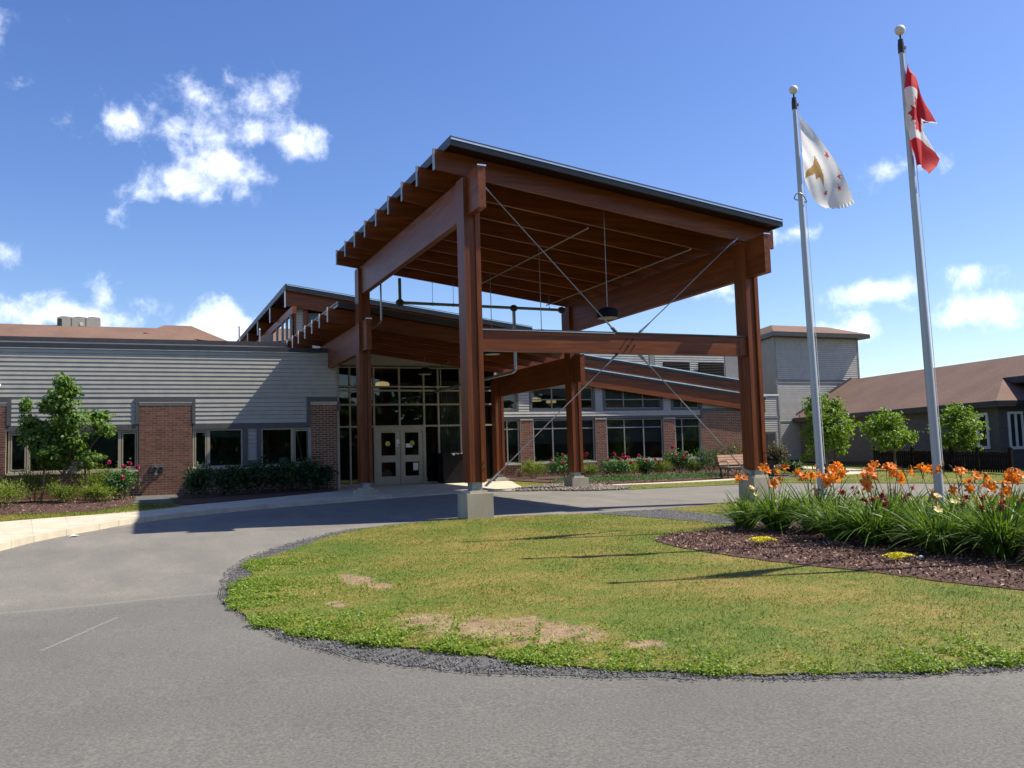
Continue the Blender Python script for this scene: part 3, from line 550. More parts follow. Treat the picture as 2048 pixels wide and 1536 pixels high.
for i in range(len(X)-1):
    for j in range(len(Z)-1):
        if j == 0 and 2 <= i <= 3: continue
        G().face((X[i]+.035, Y+.05, Z[j]), (X[i+1]-.035, Y+.05, Z[j]), (X[i+1]-.035, Y+.05, Z[j+1]), (X[i]+.035, Y+.05, Z[j+1])).obj('pane', GLASSC, cw)
G().box(7.06, 14.42, Y-.04, Y+.1, 5.4, 5.46).obj('head_trim', TRIM, EN)
G().box(9.13, 9.22, Y-.02, Y+.12, .64, 2.97).box(11.14, 11.27, Y-.02, Y+.12, .64, 2.97).box(9.22, 11.14, Y-.02, Y+.12, 2.8, 2.97).obj('door_frame', TANF, EN)
for s, (x0, x1) in enumerate(((9.23, 10.175), (10.195, 11.13))):
    a, b3 = (x0+.17, x1-.19) if s == 0 else (x0+.19, x1-.17)
    d = G().box(x0, a, Y+.0, Y+.06, .66, 2.79).box(b3, x1, Y, Y+.06, .66, 2.79).box(a, b3, Y, Y+.06, .66, .98).box(a, b3, Y, Y+.06, 1.55, 1.82).box(a, b3, Y, Y+.06, 2.74, 2.79).obj('door', TANF, EN)
    for z0, z1 in ((.98, 1.55), (1.82, 2.74)): G().face((a, Y+.03, z0), (b3, Y+.03, z0), (b3, Y+.03, z1), (a, Y+.03, z1)).obj('pane', GLASS, d)
    hx = x1-.09 if s == 0 else x0+.09
    G().tube([(hx, Y-.02, 1.6), (hx, Y-.06, 1.62), (hx, Y-.06, 1.98), (hx, Y-.02, 2.0)], .012, 6).obj('handle', GALV, d)
    sx = (a+b3)/2+(-.02 if s == 0 else .02)
    G().cyl((sx, Y+.012, 2.3), (sx, Y+.022, 2.3), .1, n=20).obj('round_sticker', noisy('yellow_sticker', (.5, .48, .03), (.6, .56, .05), 30, .6), d)
G().box(10.02, 10.15, Y-.012, Y-.002, 2.17, 2.46).obj('paper_notice', WHITE, EN); G().box(10.09, 10.14, Y-.016, Y-.012, 2.2, 2.28).obj('notice_print', BLACK, EN)
G().box(10.42, 10.7, Y+.012, Y+.02, 2.13, 2.29).obj('paper_notice', WHITE, EN); G().box(10.72, 10.93, Y+.012, Y+.02, 1.2, 1.5).obj('paper_notice', WHITE, EN)
gg = G(); cx = np.linspace(11.95, 14.3, 95); cy = Y+.55+.05*np.sin(np.arange(95)*1.35)
for i in range(94): gg.face((cx[i], cy[i], .7), (cx[i+1], cy[i+1], .7), (cx[i+1], cy[i+1], 4.9), (cx[i], cy[i], 4.9))
gg.obj('curtain', CURT, EN)

# ------------------------------------------------------------ clerestory hall behind
CH = thing('clerestory_hall', 'high shed roofed hall with corner glazing behind the lower canopy', 'building', (12, 46, .7))
zr = lambda x: 9.2-.13*(x-6.25)
G().sbox(6.2, 17.6, 38.55, 58, zr(6.2), zr(17.6), .14).obj('roof', FLASH, CH)
G().sbox(6.2, 17.62, 38.5, 38.54, zr(6.2)+.03, zr(17.62)+.03, .26).box(6.15, 6.19, 38.5, 58, 8.98, 9.24).obj('fascia', FLASH, CH)
G().sbox(6.2, 17.62, 38.47, 38.5, zr(6.2)+.0, zr(17.62)+.0, .035).obj('fascia_edge', CHROME, CH)
for yy in (38.75, 43.2, 47.6, 51.8):
    rf = G().sbox(6.2, 17.4, yy, yy+.14, zr(6.2)-.145, zr(17.4)-.145, .72).obj('rafter', WX, CH)
    G().box(6.16, 6.195, yy-.02, yy+.16, 8.28, 9.04).obj('end_cap', WHITE, rf)
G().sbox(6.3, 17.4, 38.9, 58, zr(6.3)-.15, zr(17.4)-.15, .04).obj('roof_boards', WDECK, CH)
G().box(6.45, 6.62, 38.6, 58, 8.0, 8.32).obj('eave_beam', WY, CH)
G().box(17.1, 17.3, 39.2, 58, 5, 7.4).box(6.5, 17.3, 57.6, 57.8, 5, 7.5).box(6.5, 17.2, 39.35, 57.6, 5.5, 5.6).box(8.9, 17.2, 39.15, 39.3, 5.6, 7.55).box(6.5, 8.9, 39.15, 39.3, 5.6, 6.6).box(6.45, 6.55, 45.2, 57.7, 5.5, 8.0).obj('wall', INT, CH)
siding(CH, 6.68, 6.99, 6.6, 8.35, 39.1, .12); siding(CH, 7.18, 16.8, 5.7, 6.9, 39.12)
G().box(6.99, 7.18, 39.02, 39.2, 6.0, 8.4).box(6.6, 6.68, 39.05, 39.2, 6.0, 8.35).obj('corner_post', WZ, CH)
window(CH, 7.2, 8.9, 6.9, 8.1, 39.08, (), (), .07, .08, TRIM)
G().box(8.9, 16.9, 39.05, 39.14, 6.9, 7.6).obj('spandrel', SIDING, CH)
gg = G()
for yy in (39.25, 40.4, 41.6, 43.2, 44.9): gg.box(6.46, 6.56, yy, yy+.14, 5.8, 8.0)
gg.box(6.47, 6.55, 39.3, 45, 7.0, 7.06).box(6.47, 6.55, 39.3, 45, 5.8, 5.9); fr = gg.obj('side_window', GREYF, CH)
for a, b3 in zip((39.39, 40.54, 41.74, 43.34), (40.4, 41.6, 43.2, 44.9)):
    for z0, z1 in ((5.9, 7.0), (7.06, 8.0)): G().face((6.51, a, z0), (6.51, b3, z0), (6.51, b3, z1), (6.51, a, z1)).obj('pane', GLASSC, fr)
for nm, lb, x, y, z0, z1, r in (('vent_pipe', 'thin pale vent pipe on the roof left of the clerestory hall', 4.15, 37.6, 6.5, 7.2, .035), ('vent_pipe', 'short dark vent pipe in front of the clerestory rafters', 4.95, 37.6, 6.5, 7.1, .03)):
    o = G().cyl((x, y, z0), (x, y, z1), r, n=10).cyl((x, y, z1), (x, y, z1+.05), r*1.5, r*.6, n=10).obj(nm, GALV); o['label'] = lb; o['category'] = 'pipe'

# ------------------------------------------------------------ right wing
RW = thing('dining_wing', 'long right wing with brick piers, tall grey windows and a sloping timber eave', 'building', (21, 37, .66))
Y = 37.0
zf = lambda x: 5.587-.1313*(x-19.443)
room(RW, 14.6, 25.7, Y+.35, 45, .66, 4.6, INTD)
gg = G().box(14.5, 29, Y+.05, Y+.3, 3.3, 3.75).box(14.5, 29, Y+.06, Y+.3, .3, 1.28).box(25.8, 29, Y+.05, Y+.3, 1.2, 3.6)
gg.sbox(14.5, 26.0, Y+.07, Y+.3, zf(14.5)-.1, zf(26)-.1, zf(14.5)-.1-4.8).sbox(25.8, 29.2, Y+.08, Y+.3, zf(25.8)-.1, zf(29.2)-.1, 1.0).box(29.0, 29.2, Y+.1, 46, .5, 4.2).obj('wall', SIDING, RW)
for x0, x1 in ((14.45, 14.62), (16.18, 16.8), (19.98, 20.56), (23.69, 24.33), (25.83, 29.2)):
    zt = 3.25 if x1 < 25.9 else 3.55
    core = G().box(x0, x1, Y-.02, Y+.3, .4, zt).obj('brick_pier', MORTAR, RW); bricks(core, x0, x1, .5, zt-.01, Y-.02)
    G().box(x0-.01, x1+.01, Y-.05, Y+.02, zt, zt+.03).obj('pier_cap', SILL if x1 < 25.9 else TRIM, RW)
low = G().box(14.5, 25.9, Y+.03, Y+.2, .4, 1.27).obj('low_brick_wall', MORTAR, RW)
for x0, x1 in ((14.62, 16.18), (16.8, 19.98), (20.56, 23.69), (24.33, 25.83)): bricks(low, x0, x1, .5, 1.26, Y+.03)
for x0, x1, ms in ((14.63, 16.13, (15.556,)), (16.82, 19.93, (17.8, 18.87)), (20.58, 23.64, (21.54, 22.59)), (24.35, 25.79, (24.76,))):
    window(RW, x0, x1, 1.33, 3.26, Y+.05, ms, (2.85,), .05, .08, GREYF)
    G().box(x0-.02, x1+.02, Y-.06, Y+.12, 1.27, 1.325).obj('window_sill', SILL, RW)
    G().box(x0+.05, x1-.05, Y+.2, Y+.21, 2.15, 3.2).obj('roller_blind', BLIND, RW)
G().box(14.5, 25.8, Y-.015, Y+.1, 3.285, 3.4).obj('band_trim', TRIM, RW)
siding(RW, 14.5, 25.8, 3.4, 3.64, Y-.01, .12)
G().box(25.8, 25.93, Y-.04, Y+.1, 3.27, 4.6).box(25.93, 29.2, Y-.03, Y+.1, 3.58, 3.72).obj('band_trim', TRIM, RW)
siding(RW, 25.95, 29.2, 3.72, 4.6, Y, .12, top=lambda x: zf(x)-.15)
for x0, x1, ms in ((14.5, 16.0, (15.3,)), (16.77, 19.9, (17.8, 18.87)), (20.53, 23.6, (21.54, 22.6)), (24.26, 25.75, (24.77,))):
    window(RW, x0, x1, 3.74, 4.72, Y+.03, ms, (4.17,), .045, .08, GREYF)
    G().box(x0-.1, x1+.1, Y-.02, Y+.1, 3.64, 3.738).box(x0-.11, x0-.002, Y-.02, Y+.1, 3.738, 4.75).box(x1+.002, x1+.11, Y-.02, Y+.1, 3.738, 4.75).obj('window_trim', TRIM, RW)
for x0, x1 in ((16.12, 16.65), (20.02, 20.41), (23.72, 24.14)): siding(RW, x0, x1, 3.64, 5.0, Y, .12)
siding(RW, 14.5, 25.7, 4.75, 6.1, Y+.03, .12, top=lambda x: zf(x)-.15)
def eave(par, x0, x1, y, z, d, roofd):
    G().sbox(x0, x1, y, y+roofd, z(x0), z(x1), .1).obj('roof', FLASH, par)
    G().sbox(x0, x1+.02, y-.025, y-.002, z(x0)+.03, z(x1)+.03, .17).obj('fascia', FLASH, par)
    G().sbox(x0, x1+.03, y-.06, y-.027, z(x0)+.035, z(x1)+.035, .05).obj('fascia_edge', CHROME, par)
    G().sbox(x0, x1, y+.03, y+.17, z(x0)-.105, z(x1)-.105, d).obj('eave_beam', WX, par)
eave(RW, 14.6, 29.6, 36.75, zf, .68, 3.0)
zb = lambda x: 6.34-.1276*(x-22.6)
eave(RW, 15.5, 31.2, 39.5, zb, .7, 5)
G().sbox(15.5, 31, 39.72, 39.8, zb(15.5)-.11, zb(31)-.11, 1.6).obj('upper_wall', SIDING, RW)

LB = thing('louvre_block', 'pale grey sided block with two dark louvre grilles behind the right wing', 'building', (26, 43, .7))
G().box(16, 32.7, 43.04, 52, .5, 7.9).obj('wall', SIDING, LB)
siding(LB, 16, 26.77, 5.6, 7.9, 43.0, .125); siding(LB, 27.15, 31.85, 5.6, 7.9, 43.0, .125)
G().box(26.78, 27.14, 42.97, 43.1, 5, 7.9).obj('corner_trim', SIDING_D, LB); G().box(31.87, 32.75, 42.97, 43.1, 5, 7.9).obj('end_panel', SIDING_D, LB)
G().box(15.9, 32.8, 42.9, 52, 7.9, 8.0).obj('roof_flashing', FLASH, LB)
for x0, x1 in ((27.6, 29.35), (29.96, 31.7)):
    lv = G().box(x0, x1, 42.86, 42.91, 5.75, 5.8).box(x0, x1, 42.86, 42.91, 6.62, 6.67).box(x0, x0+.05, 42.86, 42.91, 5.8, 6.62).box(x1-.05, x1, 42.86, 42.91, 5.8, 6.62).box(x0, x1, 42.915, 42.925, 5.8, 6.62).obj('louvre', BLACK, LB)
    for k in range(9): z = 5.82+k*.09; G().hexa([(x0+.05, 42.85, z), (x1-.05, 42.85, z), (x1-.05, 42.9, z+.05), (x0+.05, 42.9, z+.05), (x0+.05, 42.85, z+.012), (x1-.05, 42.85, z+.012), (x1-.05, 42.9, z+.062), (x0+.05, 42.9, z+.062)]).obj('slat', BLACK, lv)
condenser('roof condenser with fans just above the cross beam, left of its tie rods', 25.2, 45, 8.0, 1.9, 1, .42, 2, 'roof fans seen over the cross beam')
condenser('roof condenser with fans just above the cross beam, right of its tie rods', 28.7, 45, 8.0, 1.9, 1, .42, 2, 'roof fans seen over the cross beam')

TW = thing('stair_tower', 'tall grey sided tower with a brown hip roof right of the canopy', 'building', (38.4, 42.6, .75))
Y = 42.6
back = [(35.25, Y+.03), (41.55, Y+.03), (41.55, 55), (38.55, 55)]
G().prism(back, .4, 8.3).obj('wall', SIDING_D, TW)
siding(TW, 35.25, 41.56, 5.72, 8.25, Y, .118, SIDING); siding(TW, 35.25, 41.56, 3.28, 5.5, Y, .118, SIDING); siding(TW, 35.25, 41.56, .98, 3.2, Y, .118, SIDING)
G().box(35.22, 41.58, Y-.035, Y+.05, 5.5, 5.58).box(35.22, 41.58, Y-.035, Y+.05, 3.2, 3.28).box(41.5, 41.6, Y-.03, Y+.05, 5.58, 8.25).box(35.17, 35.25, Y-.03, Y+.05, .9, 8.25).obj('band_trim', SIDING_D, TW)
G().box(35.2, 41.6, Y-.03, Y+.05, .5, .95).obj('base_trim', DKMET, TW)
E0, E1, E2, E3 = (34.75, 42.1), (42.15, 42.1), (42.15, 55.5), (38.2, 55.5)
G().prism([E0, E1, E2, E3], 8.26, 8.5).obj('eave_fascia', FLASH, TW)
R0, R1, R2, R3 = (36.35, 44.2), (40.7, 44.2), (40.9, 53), (38.6, 53)
G().add([(*p, 8.51) for p in (E0, E1, E2, E3)]+[(*p, 9.22) for p in (R0, R1, R2, R3)], [(0, 1, 5, 4), (1, 2, 6, 5), (2, 3, 7, 6), (3, 0, 4, 7), (4, 5, 6, 7)]).obj('roof', SHINGLE, TW)

AN = thing('low_annex', 'low pale sided annex with a white coping at the foot of the tower', 'building', (31.5, 41, .7))
G().box(29.3, 33.88, 41.03, 42.5, .4, 4.62).obj('wall', SIDING, AN)
siding(AN, 29.3, 33.9, 3.5, 4.62, 41, .118); siding(AN, 29.3, 33.9, 2.62, 3.36, 41, .118); siding(AN, 33.66, 33.9, .7, 2.62, 41, .118); siding(AN, 29.3, 32.9, .7, 2.62, 41, .118)
G().box(29.3, 33.95, 40.95, 42.5, 4.63, 4.72).obj('coping', WHITE, AN); G().box(29.3, 33.92, 40.96, 41.1, 3.37, 3.49).box(33.87, 33.97, 40.96, 41.1, .7, 4.62).obj('band_trim', SIDING_D, AN)
d = G().box(32.93, 33.6, 40.96, 41.02, .7, 2.58).obj('door', TRIM, AN); G().box(33.0, 33.5, 40.94, 40.958, .75, 2.5).obj('leaf', FLASH, d)

# ------------------------------------------------------------ brown roofed house on the right
HS = thing('brown_roofed_house', 'long dark sided house with a brown shingle roof behind the picket fence', 'building', (36, 35, .65))
A2 = Vector((36.7, 42.5)); u = Vector((-.122, -.9925)); n = Vector((.9925, -.122))
def HP(s, w, z): q = A2+u*s+n*w; return (q.x, q.y, z)
def hbox(s0, s1, w0, w1, z0, z1): return [HP(s0, w0, z0), HP(s0, w1, z0), HP(s1, w1, z0), HP(s1, w0, z0), HP(s0, w0, z1), HP(s0, w1, z1), HP(s1, w1, z1), HP(s1, w0, z1)]
SB = 14.8; EZ = 3.3
G().hexa(hbox(-.0, SB, 0, 9, .3, EZ)).hexa(hbox(SB, 40, 2.4, 9, .3, 4.6)).obj('wall', SIDING_B, HS)
z = .85
while z < 3.2:                                     # board courses of the long wall and of the end wall
    G().hexa([HP(0, -.018, z), HP(0, .02, z), HP(SB, .02, z), HP(SB, -.018, z), HP(0, -.004, z+.12), HP(0, .02, z+.12), HP(SB, .02, z+.12), HP(SB, -.004, z+.12)]).obj('siding_board', SIDING_B, HS)
    G().hexa([HP(SB-.01, 0, z), HP(SB+.018, 0, z), HP(SB+.018, 9, z), HP(SB-.01, 9, z), HP(SB-.01, 0, z+.12), HP(SB+.004, 0, z+.12), HP(SB+.004, 9, z+.12), HP(SB-.01, 9, z+.12)]).obj('siding_board', SIDING_B, HS); z += .12
RW_, RZ = 3.75, 5.7
def roof_z(w): return EZ+.12+(w+.45)*(RZ-EZ-.12)/(RW_+.45)
wm = 1.6; zm = roof_z(wm)
rf = G().add([HP(-.1, -.45, roof_z(-.45)), HP(SB+.4, -.45, roof_z(-.45)), HP(SB-1.2, wm, zm), HP(40, wm, zm), HP(40, RW_, RZ), HP(-.1, RW_, RZ), HP(40, 8.2, EZ), HP(-.1, 8.2, EZ)], [(0, 1, 2, 5), (2, 3, 4, 5), (5, 4, 6, 7)]).obj('roof', SHINGLE, HS)
G().add([HP(SB+.4, -.45, roof_z(-.45)), HP(SB+.4, 6, roof_z(-.45)), HP(SB-1.2, 6, zm), HP(SB-1.2, wm, zm)], [(0, 1, 2, 3)]).obj('hip_end', SHINGLE, HS)
G().hexa([HP(-.12, -.48, 3.16), HP(-.12, -.44, 3.16), HP(SB+.43, -.44, 3.16), HP(SB+.43, -.48, 3.16), HP(-.12, -.48, 3.42), HP(-.12, -.44, 3.42), HP(SB+.43, -.44, 3.42), HP(SB+.43, -.48, 3.42)]).hexa(hbox(SB+.4, SB+.44, -.44, 6, 3.16, 3.42)).hexa(hbox(-.12, SB+.4, -.44, .0, 3.14, 3.16)).obj('eave_fascia', FLASH, HS)
G().hexa(hbox(SB-1.2, 40, wm-.04, wm+.02, zm-.26, zm+.01)).hexa(hbox(SB-1.1, 40, wm+.02, 3.2, zm-.3, zm-.26)).obj('upper_fascia', FLASH, HS)
p0, p1 = Vector(HP(-.1, -.5, roof_z(-.5)+.03)), Vector(HP(-.1, RW_+.05, RZ+.05)); G().beam(p0, p1, .08, .2).obj('rake_board', TRIM, HS)
G().hexa(hbox(0, SB, -.03, .0, .3, .84)).obj('base_trim', DKMET, HS)
def hwin(q0, q1, nrm, z0, z1):
    f = G(); q0 = Vector((*q0, 0)); q1 = Vector((*q1, 0)); dv = (q1-q0); ln = dv.length; dv /= ln; nv = Vector((*nrm, 0))
    def bx(a, b3, c0, c1, o0, o1): p = [q0+dv*a+nv*o0, q0+dv*b3+nv*o0, q0+dv*b3+nv*o1, q0+dv*a+nv*o1]; return [tuple(x+Vector((0, 0, c0))) for x in p]+[tuple(x+Vector((0, 0, c1))) for x in p]
    for a, b3, c0, c1 in ((0, ln, z0, z0+.13), (0, ln, z1-.11, z1), (0, .1, z0+.13, z1-.11), (ln-.1, ln, z0+.13, z1-.11), (ln/2-.06, ln/2+.06, z0+.13, z1-.11)): f.hexa(bx(a, b3, c0, c1, .0, .06))
    fo = f.obj('window', WHITE, HS)
    for a, b3 in ((.1, ln/2-.06), (ln/2+.06, ln-.1)): G().hexa(bx(a, b3, z0+.13, z1-.11, .02, .03)).obj('pane', noisy('dark_pane', (.02, .022, .024), (.03, .032, .034), 2, .06), fo)
c0 = A2+u*13.05-n*.02; c1 = A2+u*14.25-n*.02; hwin((c0.x, c0.y), (c1.x, c1.y), (-n.x, -n.y), 1.35, 2.95)
c0 = A2+u*(SB+.02)+n*.45; c1 = A2+u*(SB+.02)+n*1.25; hwin((c0.x, c0.y), (c1.x, c1.y), (u.x, u.y), 1.3, 2.95)

# ------------------------------------------------------------ timber canopies
def column(par, xc, y0, zb_, zt, zg, bw, hexbase=False, beamz=None):
    """two planks either side of a recessed core, on a steel shoe and a concrete base"""
    c = G().box(xc-.075, xc+.075, y0+.05, y0+.41, zb_+.004, zt-.12).obj('column', WZ, par)
    for s in (-1, 1): G().box(xc+s*.13-.055, xc+s*.13+.055, y0, y0+.46, zb_, zt).obj('plank', WZ, c)
    G().box(xc-.12, xc+.12, y0+.1, y0+.36, zg+bw[1]+.05, zb_).box(xc-.16, xc+.16, y0+.03, y0+.43, zg+bw[1]+.05, zg+bw[1]+.065).box(xc-.17, xc+.17, y0+.06, y0+.4, zb_-.02, zb_-.003).obj('steel_shoe', GALV, c)
    for dz in (.28, .42):
        for s in (-1, 1): gg = G().cyl((xc+s*.13, y0-.012, zb_+dz), (xc+s*.13, y0+.01, zb_+dz), .02, n=8)
        gg.obj('bolt', DKMET, c)
    b = G()
    if hexbase: b.lathe([(bw[0]*1.1, -.3), (bw[0]*1.1, bw[1])], (xc, y0+.23, zg), 8)
    else: b.box(xc-bw[0], xc+bw[0], y0+.23-bw[0]*1.05, y0+.23+bw[0]*1.05, zg-.3, zg+bw[1])
    b.obj('concrete_base', CONCP, c); G().box(xc-.2, xc+.2, y0+.0, y0+.45, zg+bw[1]+.001, zg+bw[1]+.05).obj('grout_pad', CONC, c)
    return c
PC = thing('porte_cochere', 'tall reddish brown timber drive through canopy with a sloping roof on four columns', 'canopy', (10.57, 23, .4))
zu = lambda x: 8.45-.13*(x-6.345)
XL, XR = 6.87, 14.27
column(PC, XL, 18.0, 1.10, 7.72, .31, (.295, .55)); column(PC, XR, 18.0, 1.12, 6.76, .32, (.295, .62))
column(PC, XL, 27.72, .95, 7.72, .49, (.37, .24), True); column(PC, XR, 27.72, 1.02, 6.76, .49, (.31, .35))
for x, z0, z1 in ((XL, 6.88, 7.83), (XR, 5.88, 6.88)):
    bm = G().box(x-.085, x+.085, 17.35, 28.5, z0, z1-.06).obj('side_beam', WY, PC)
    G().box(x-.1, x+.1, 17.33, 17.6, z1-.058, z1-.03).obj('end_cap', CHROME, bm)
for k in range(9):
    yy = 18.235+1.2443*k; dr = .455
    rf = G().sbox(6.12, 15.15, yy-.045, yy+.045, zu(6.12)-.135, zu(15.15)-.135, dr).obj('rafter', WX, PC)
    G().box(6.095, 6.118, yy-.05, yy+.05, zu(6.12)-.135-dr-.01, zu(6.12)-.12).obj('end_cap', GALV, rf)
    G().box(15.152, 15.17, yy-.05, yy+.05, zu(15.15)-.135-dr-.01, zu(15.15)-.12).obj('end_cap', GALV, rf)
RX0, RX1, RY0, RY1 = 6.345, 14.97, 17.71, 28.65
G().sbox(RX0, RX1, RY0, RY1, zu(RX0), zu(RX1), .09).obj('roof', FLASH, PC)
for i in range(27):                                  # soffit boards between roof and rafters
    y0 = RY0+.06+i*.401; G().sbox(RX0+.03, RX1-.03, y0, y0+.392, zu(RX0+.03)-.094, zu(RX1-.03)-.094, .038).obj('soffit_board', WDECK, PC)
for y0, y1 in ((RY0-.045, RY0-.002), (RY1+.002, RY1+.04)): G().sbox(RX0-.03, RX1+.04, y0, y1, zu(RX0-.03)+.02, zu(RX1+.04)+.02, .2).obj('fascia', FLASH, PC)
G().sbox(RX0-.04, RX1+.05, RY0-.08, RY0-.047, zu(RX0-.04)-.03, zu(RX1+.05)-.03, .035).obj('fascia_edge', CHROME, PC)
for x in (RX0-.045, RX1+.05): G().box(x, x+.03, RY0-.05, RY1, zu(x)-.17, zu(x)+.02).obj('fascia', FLASH, PC)
lb = G().box(XL+.19, XR-.19, 18.08, 18.3, 3.93, 4.385).obj('cross_beam', WX, PC)
G().box(XL+.19, XR-.19, 18.05, 18.33, 4.39, 4.42).obj('beam_cap', FLASH, lb); G().box(XL+.19, 10.35, 18.045, 18.06, 4.375, 4.389).obj('beam_cap_edge', CHROME, lb)
G().box(XR-.42, XR-.19, 18.07, 18.078, 3.94, 4.38).obj('end_plate', WZ, lb)
for dx, dz in ((-.12, .1), (.05, .1), (-.1, -.06), (.07, -.06)): G().cyl((10.8+dx, 18.03, 4.17+dz), (10.8+dx, 18.085, 4.17+dz), .017, n=8).obj('bolt', DKMET, lb)
def rod(par, p, q, r=.013):
    p, q = Vector(p), Vector(q); d = (q-p).normalized(); o = G().cyl(p+d*.3, q-d*.3, r, n=8).obj('tie_rod', ROD, par)
    for a, s in ((p, 1), (q, -1)):
        G().cyl(a+d*.12*s, a+d*.46*s, .03, .016, n=8).beam(a, a+d*.2*s, .02, .14, (0, 1, 0)).cyl(a+d*.13*s+Vector((0, -.035, 0)), a+d*.13*s+Vector((0, .035, 0)), .028, n=10).obj('clevis', GALV, o)
rod(PC, (7.1, 18.2, 1.0), (10.5, 18.2, 3.94)); rod(PC, (14.05, 18.2, 1.0), (11.05, 18.2, 3.94)); rod(PC, (7.12, 18.2, 7.75), (10.5, 18.2, 4.4)); rod(PC, (14.02, 18.2, 6.9), (11.05, 18.2, 4.4))
EC = thing('entrance_canopy', 'lower timber entrance canopy sloping over the glazed doors', 'canopy', (10.57, 32, .56))
zl = lambda x: 6.73-.13*(x-6.22)
for x, z0, z1 in ((XL, 5.06, 6.07), (XR, 4.12, 5.1)):
    bm = G().box(x-.085, x+.085, 27.18, 35.44, z0, z1-.06).obj('side_beam', WY, EC); G().box(x-.1, x+.1, 27.16, 27.45, z1-.058, z1-.03).obj('end_cap', CHROME, bm)
column(EC, XR, 34.72, .93, 4.98, .6, (.3, .14))
for k in range(7):
    yy = 29.07+1.357*k; dr = .46; xr = 14.95 if yy < 35.4 else 6.75
    rf = G().sbox(5.99, xr, yy-.045, yy+.045, zl(5.99)-.125, zl(xr)-.125, dr).obj('rafter', WX, EC)
    G().box(5.965, 5.988, yy-.05, yy+.05, zl(5.99)-.125-dr-.01, zl(5.99)-.11).obj('end_cap', WHITE, rf)
G().sbox(6.22, 14.65, 28.5, 37.6, zl(6.22), zl(14.65), .085).obj('roof', FLASH, EC)
for i in range(18):
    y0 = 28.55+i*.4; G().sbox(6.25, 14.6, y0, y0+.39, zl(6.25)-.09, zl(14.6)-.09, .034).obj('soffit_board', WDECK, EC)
G().sbox(6.19, 14.68, 28.455, 28.495, zl(6.19)+.02, zl(14.68)+.02, .19).obj('fascia', FLASH, EC); G().box(6.17, 6.205, 28.45, 37.6, zl(6.19)-.15, zl(6.19)+.015).box(6.12, 6.165, 28.5, 37.6, zl(6.19)-.06, zl(6.19)-.03).obj('fascia', GALV, EC)

def pendant(lbl, x, y, z, ztop, r=.27, grp=None, lit=False, h=.24):
    t = thing('pendant_lamp', lbl, 'lamp', (x, y, z), grp)
    G().lathe([(r*.98, 0), (r, .02), (r*.96, h*.6), (r*.8, h*.85), (r*.45, h), (.03, h+.02)], (x, y, z), 20).obj('lamp_shade', BLACK if not lit else LAMP, t, True)
    G().lathe([(r*.9, -.012), (r*.9, .0)], (x, y, z), 20).obj('diffuser', LAMP if lit else noisy('opal_diffuser', (.3, .28, .22), (.36, .34, .27), 3, .5), t)
    G().cyl((x, y, z+h), (x, y, ztop), .011, n=6).obj('stem', ROD, t)
gp = 'black pendant lamps under the timber canopies'
pendant('black drum pendant hanging above the crossing of the tie rods', 10.57, 18.75, 4.86, 7.7, grp=gp); pendant('black pendant under the middle of the tall canopy, behind the cross beam', 10.57, 22.5, 4.86, 7.7, grp=gp)
pendant('black oval pendant just under the left half of the cross beam', 10.57, 26.2, 4.86, 7.7, grp=gp); pendant('dark pendant hanging in front of the glass wall above the right door', 10.57, 33.2, 4.9, 6.0, grp=gp)
gp = 'lit lamps seen inside through the glass'
for lb_, x, y, z, r in (('lit round lamp inside the glass wall above the left door leaf', 10.05, 37.6, 4.83, .3), ('lit cone lamp inside the upper window left of the right column', 18.0, 39.2, 4.25, .27), ('lit flat lamp at the top of the upper window left of the right column', 19.0, 41.6, 5.1, .3), ('lit lamp low in the upper window close beside the right column', 19.0, 39.6, 4.2, .25), ('lit lamp in the second upper window under the sloping eave', 22.6, 40.0, 4.2, .28), ('lit lamp in the last upper window to the right', 26.0, 39.4, 3.9, .22)):
    pendant(lb_, x, y, z, z+1.0, r, gp, True, .16)
SP = thing('sprinkler_pipe', 'dark green steel sprinkler pipe crossing under the back of the tall canopy', 'pipe', (9.8, 27, 6.5))
G().tube([(7.83, 27.0, 7.3), (7.83, 27.0, 6.52)], .05, 10).tube([(7.7, 27.0, 6.53), (13.5, 27.0, 6.5)], .05, 10).obj('main_pipe', noisy('aged_green_pipe', (.09, .11, .085), (.13, .15, .12), 9, .5), SP)
G().tube([(11.7, 27, 6.48), (11.7, 27, 4.45), (11.7, 27.25, 4.4), (11.7, 35.4, 4.4)], .055, 10).obj('drop_pipe', GALV, SP)
for x, z in ((7.83, 6.53), (11.7, 6.5), (13.45, 6.5)): G().cyl((x-.1, 27, z), (x+.1, 27, z), .08, n=12).cyl((x, 27, z-.1), (x, 27, z+.1), .075, n=12).obj('coupling', DKMET, SP)
for x in (8.9, 9.6, 13.0): G().cyl((x, 27, 6.5), (x, 27, 7.25), .007, n=6).cyl((x, 27, 6.47), (x, 27, 6.6), .03, .01, n=8).obj('hanger', ROD, SP)
for x, z, y0, y1 in ((10.15, 7.03, 18.8, 26.9), (12.85, 6.62, 18.5, 26.9)): G().cyl((x, y0, z), (x, y1, z), .02, n=8).obj('branch_pipe', ROD, SP)
o = G().tube([(7.22, 27.0, 7.3), (7.22, 27.0, 5.95), (7.22, 27.3, 5.9), (7.22, 34.9, 5.55)], .028, 8).obj('conduit_pipe', GALV); o['label'] = 'thin grey conduit dropping beside the left rear column'; o['category'] = 'pipe'
o = G().tube([(7.25, 35.35, 4.6), (14.3, 35.35, 4.6)], .03, 8).tube([(11.9, 35.3, 4.6), (11.9, 35.3, 5.45), (11.9, 32.5, 5.6)], .022, 8).obj('conduit_pipe', GALV); o['label'] = 'thin horizontal pipe running across the glass wall above the doors'; o['category'] = 'pipe'

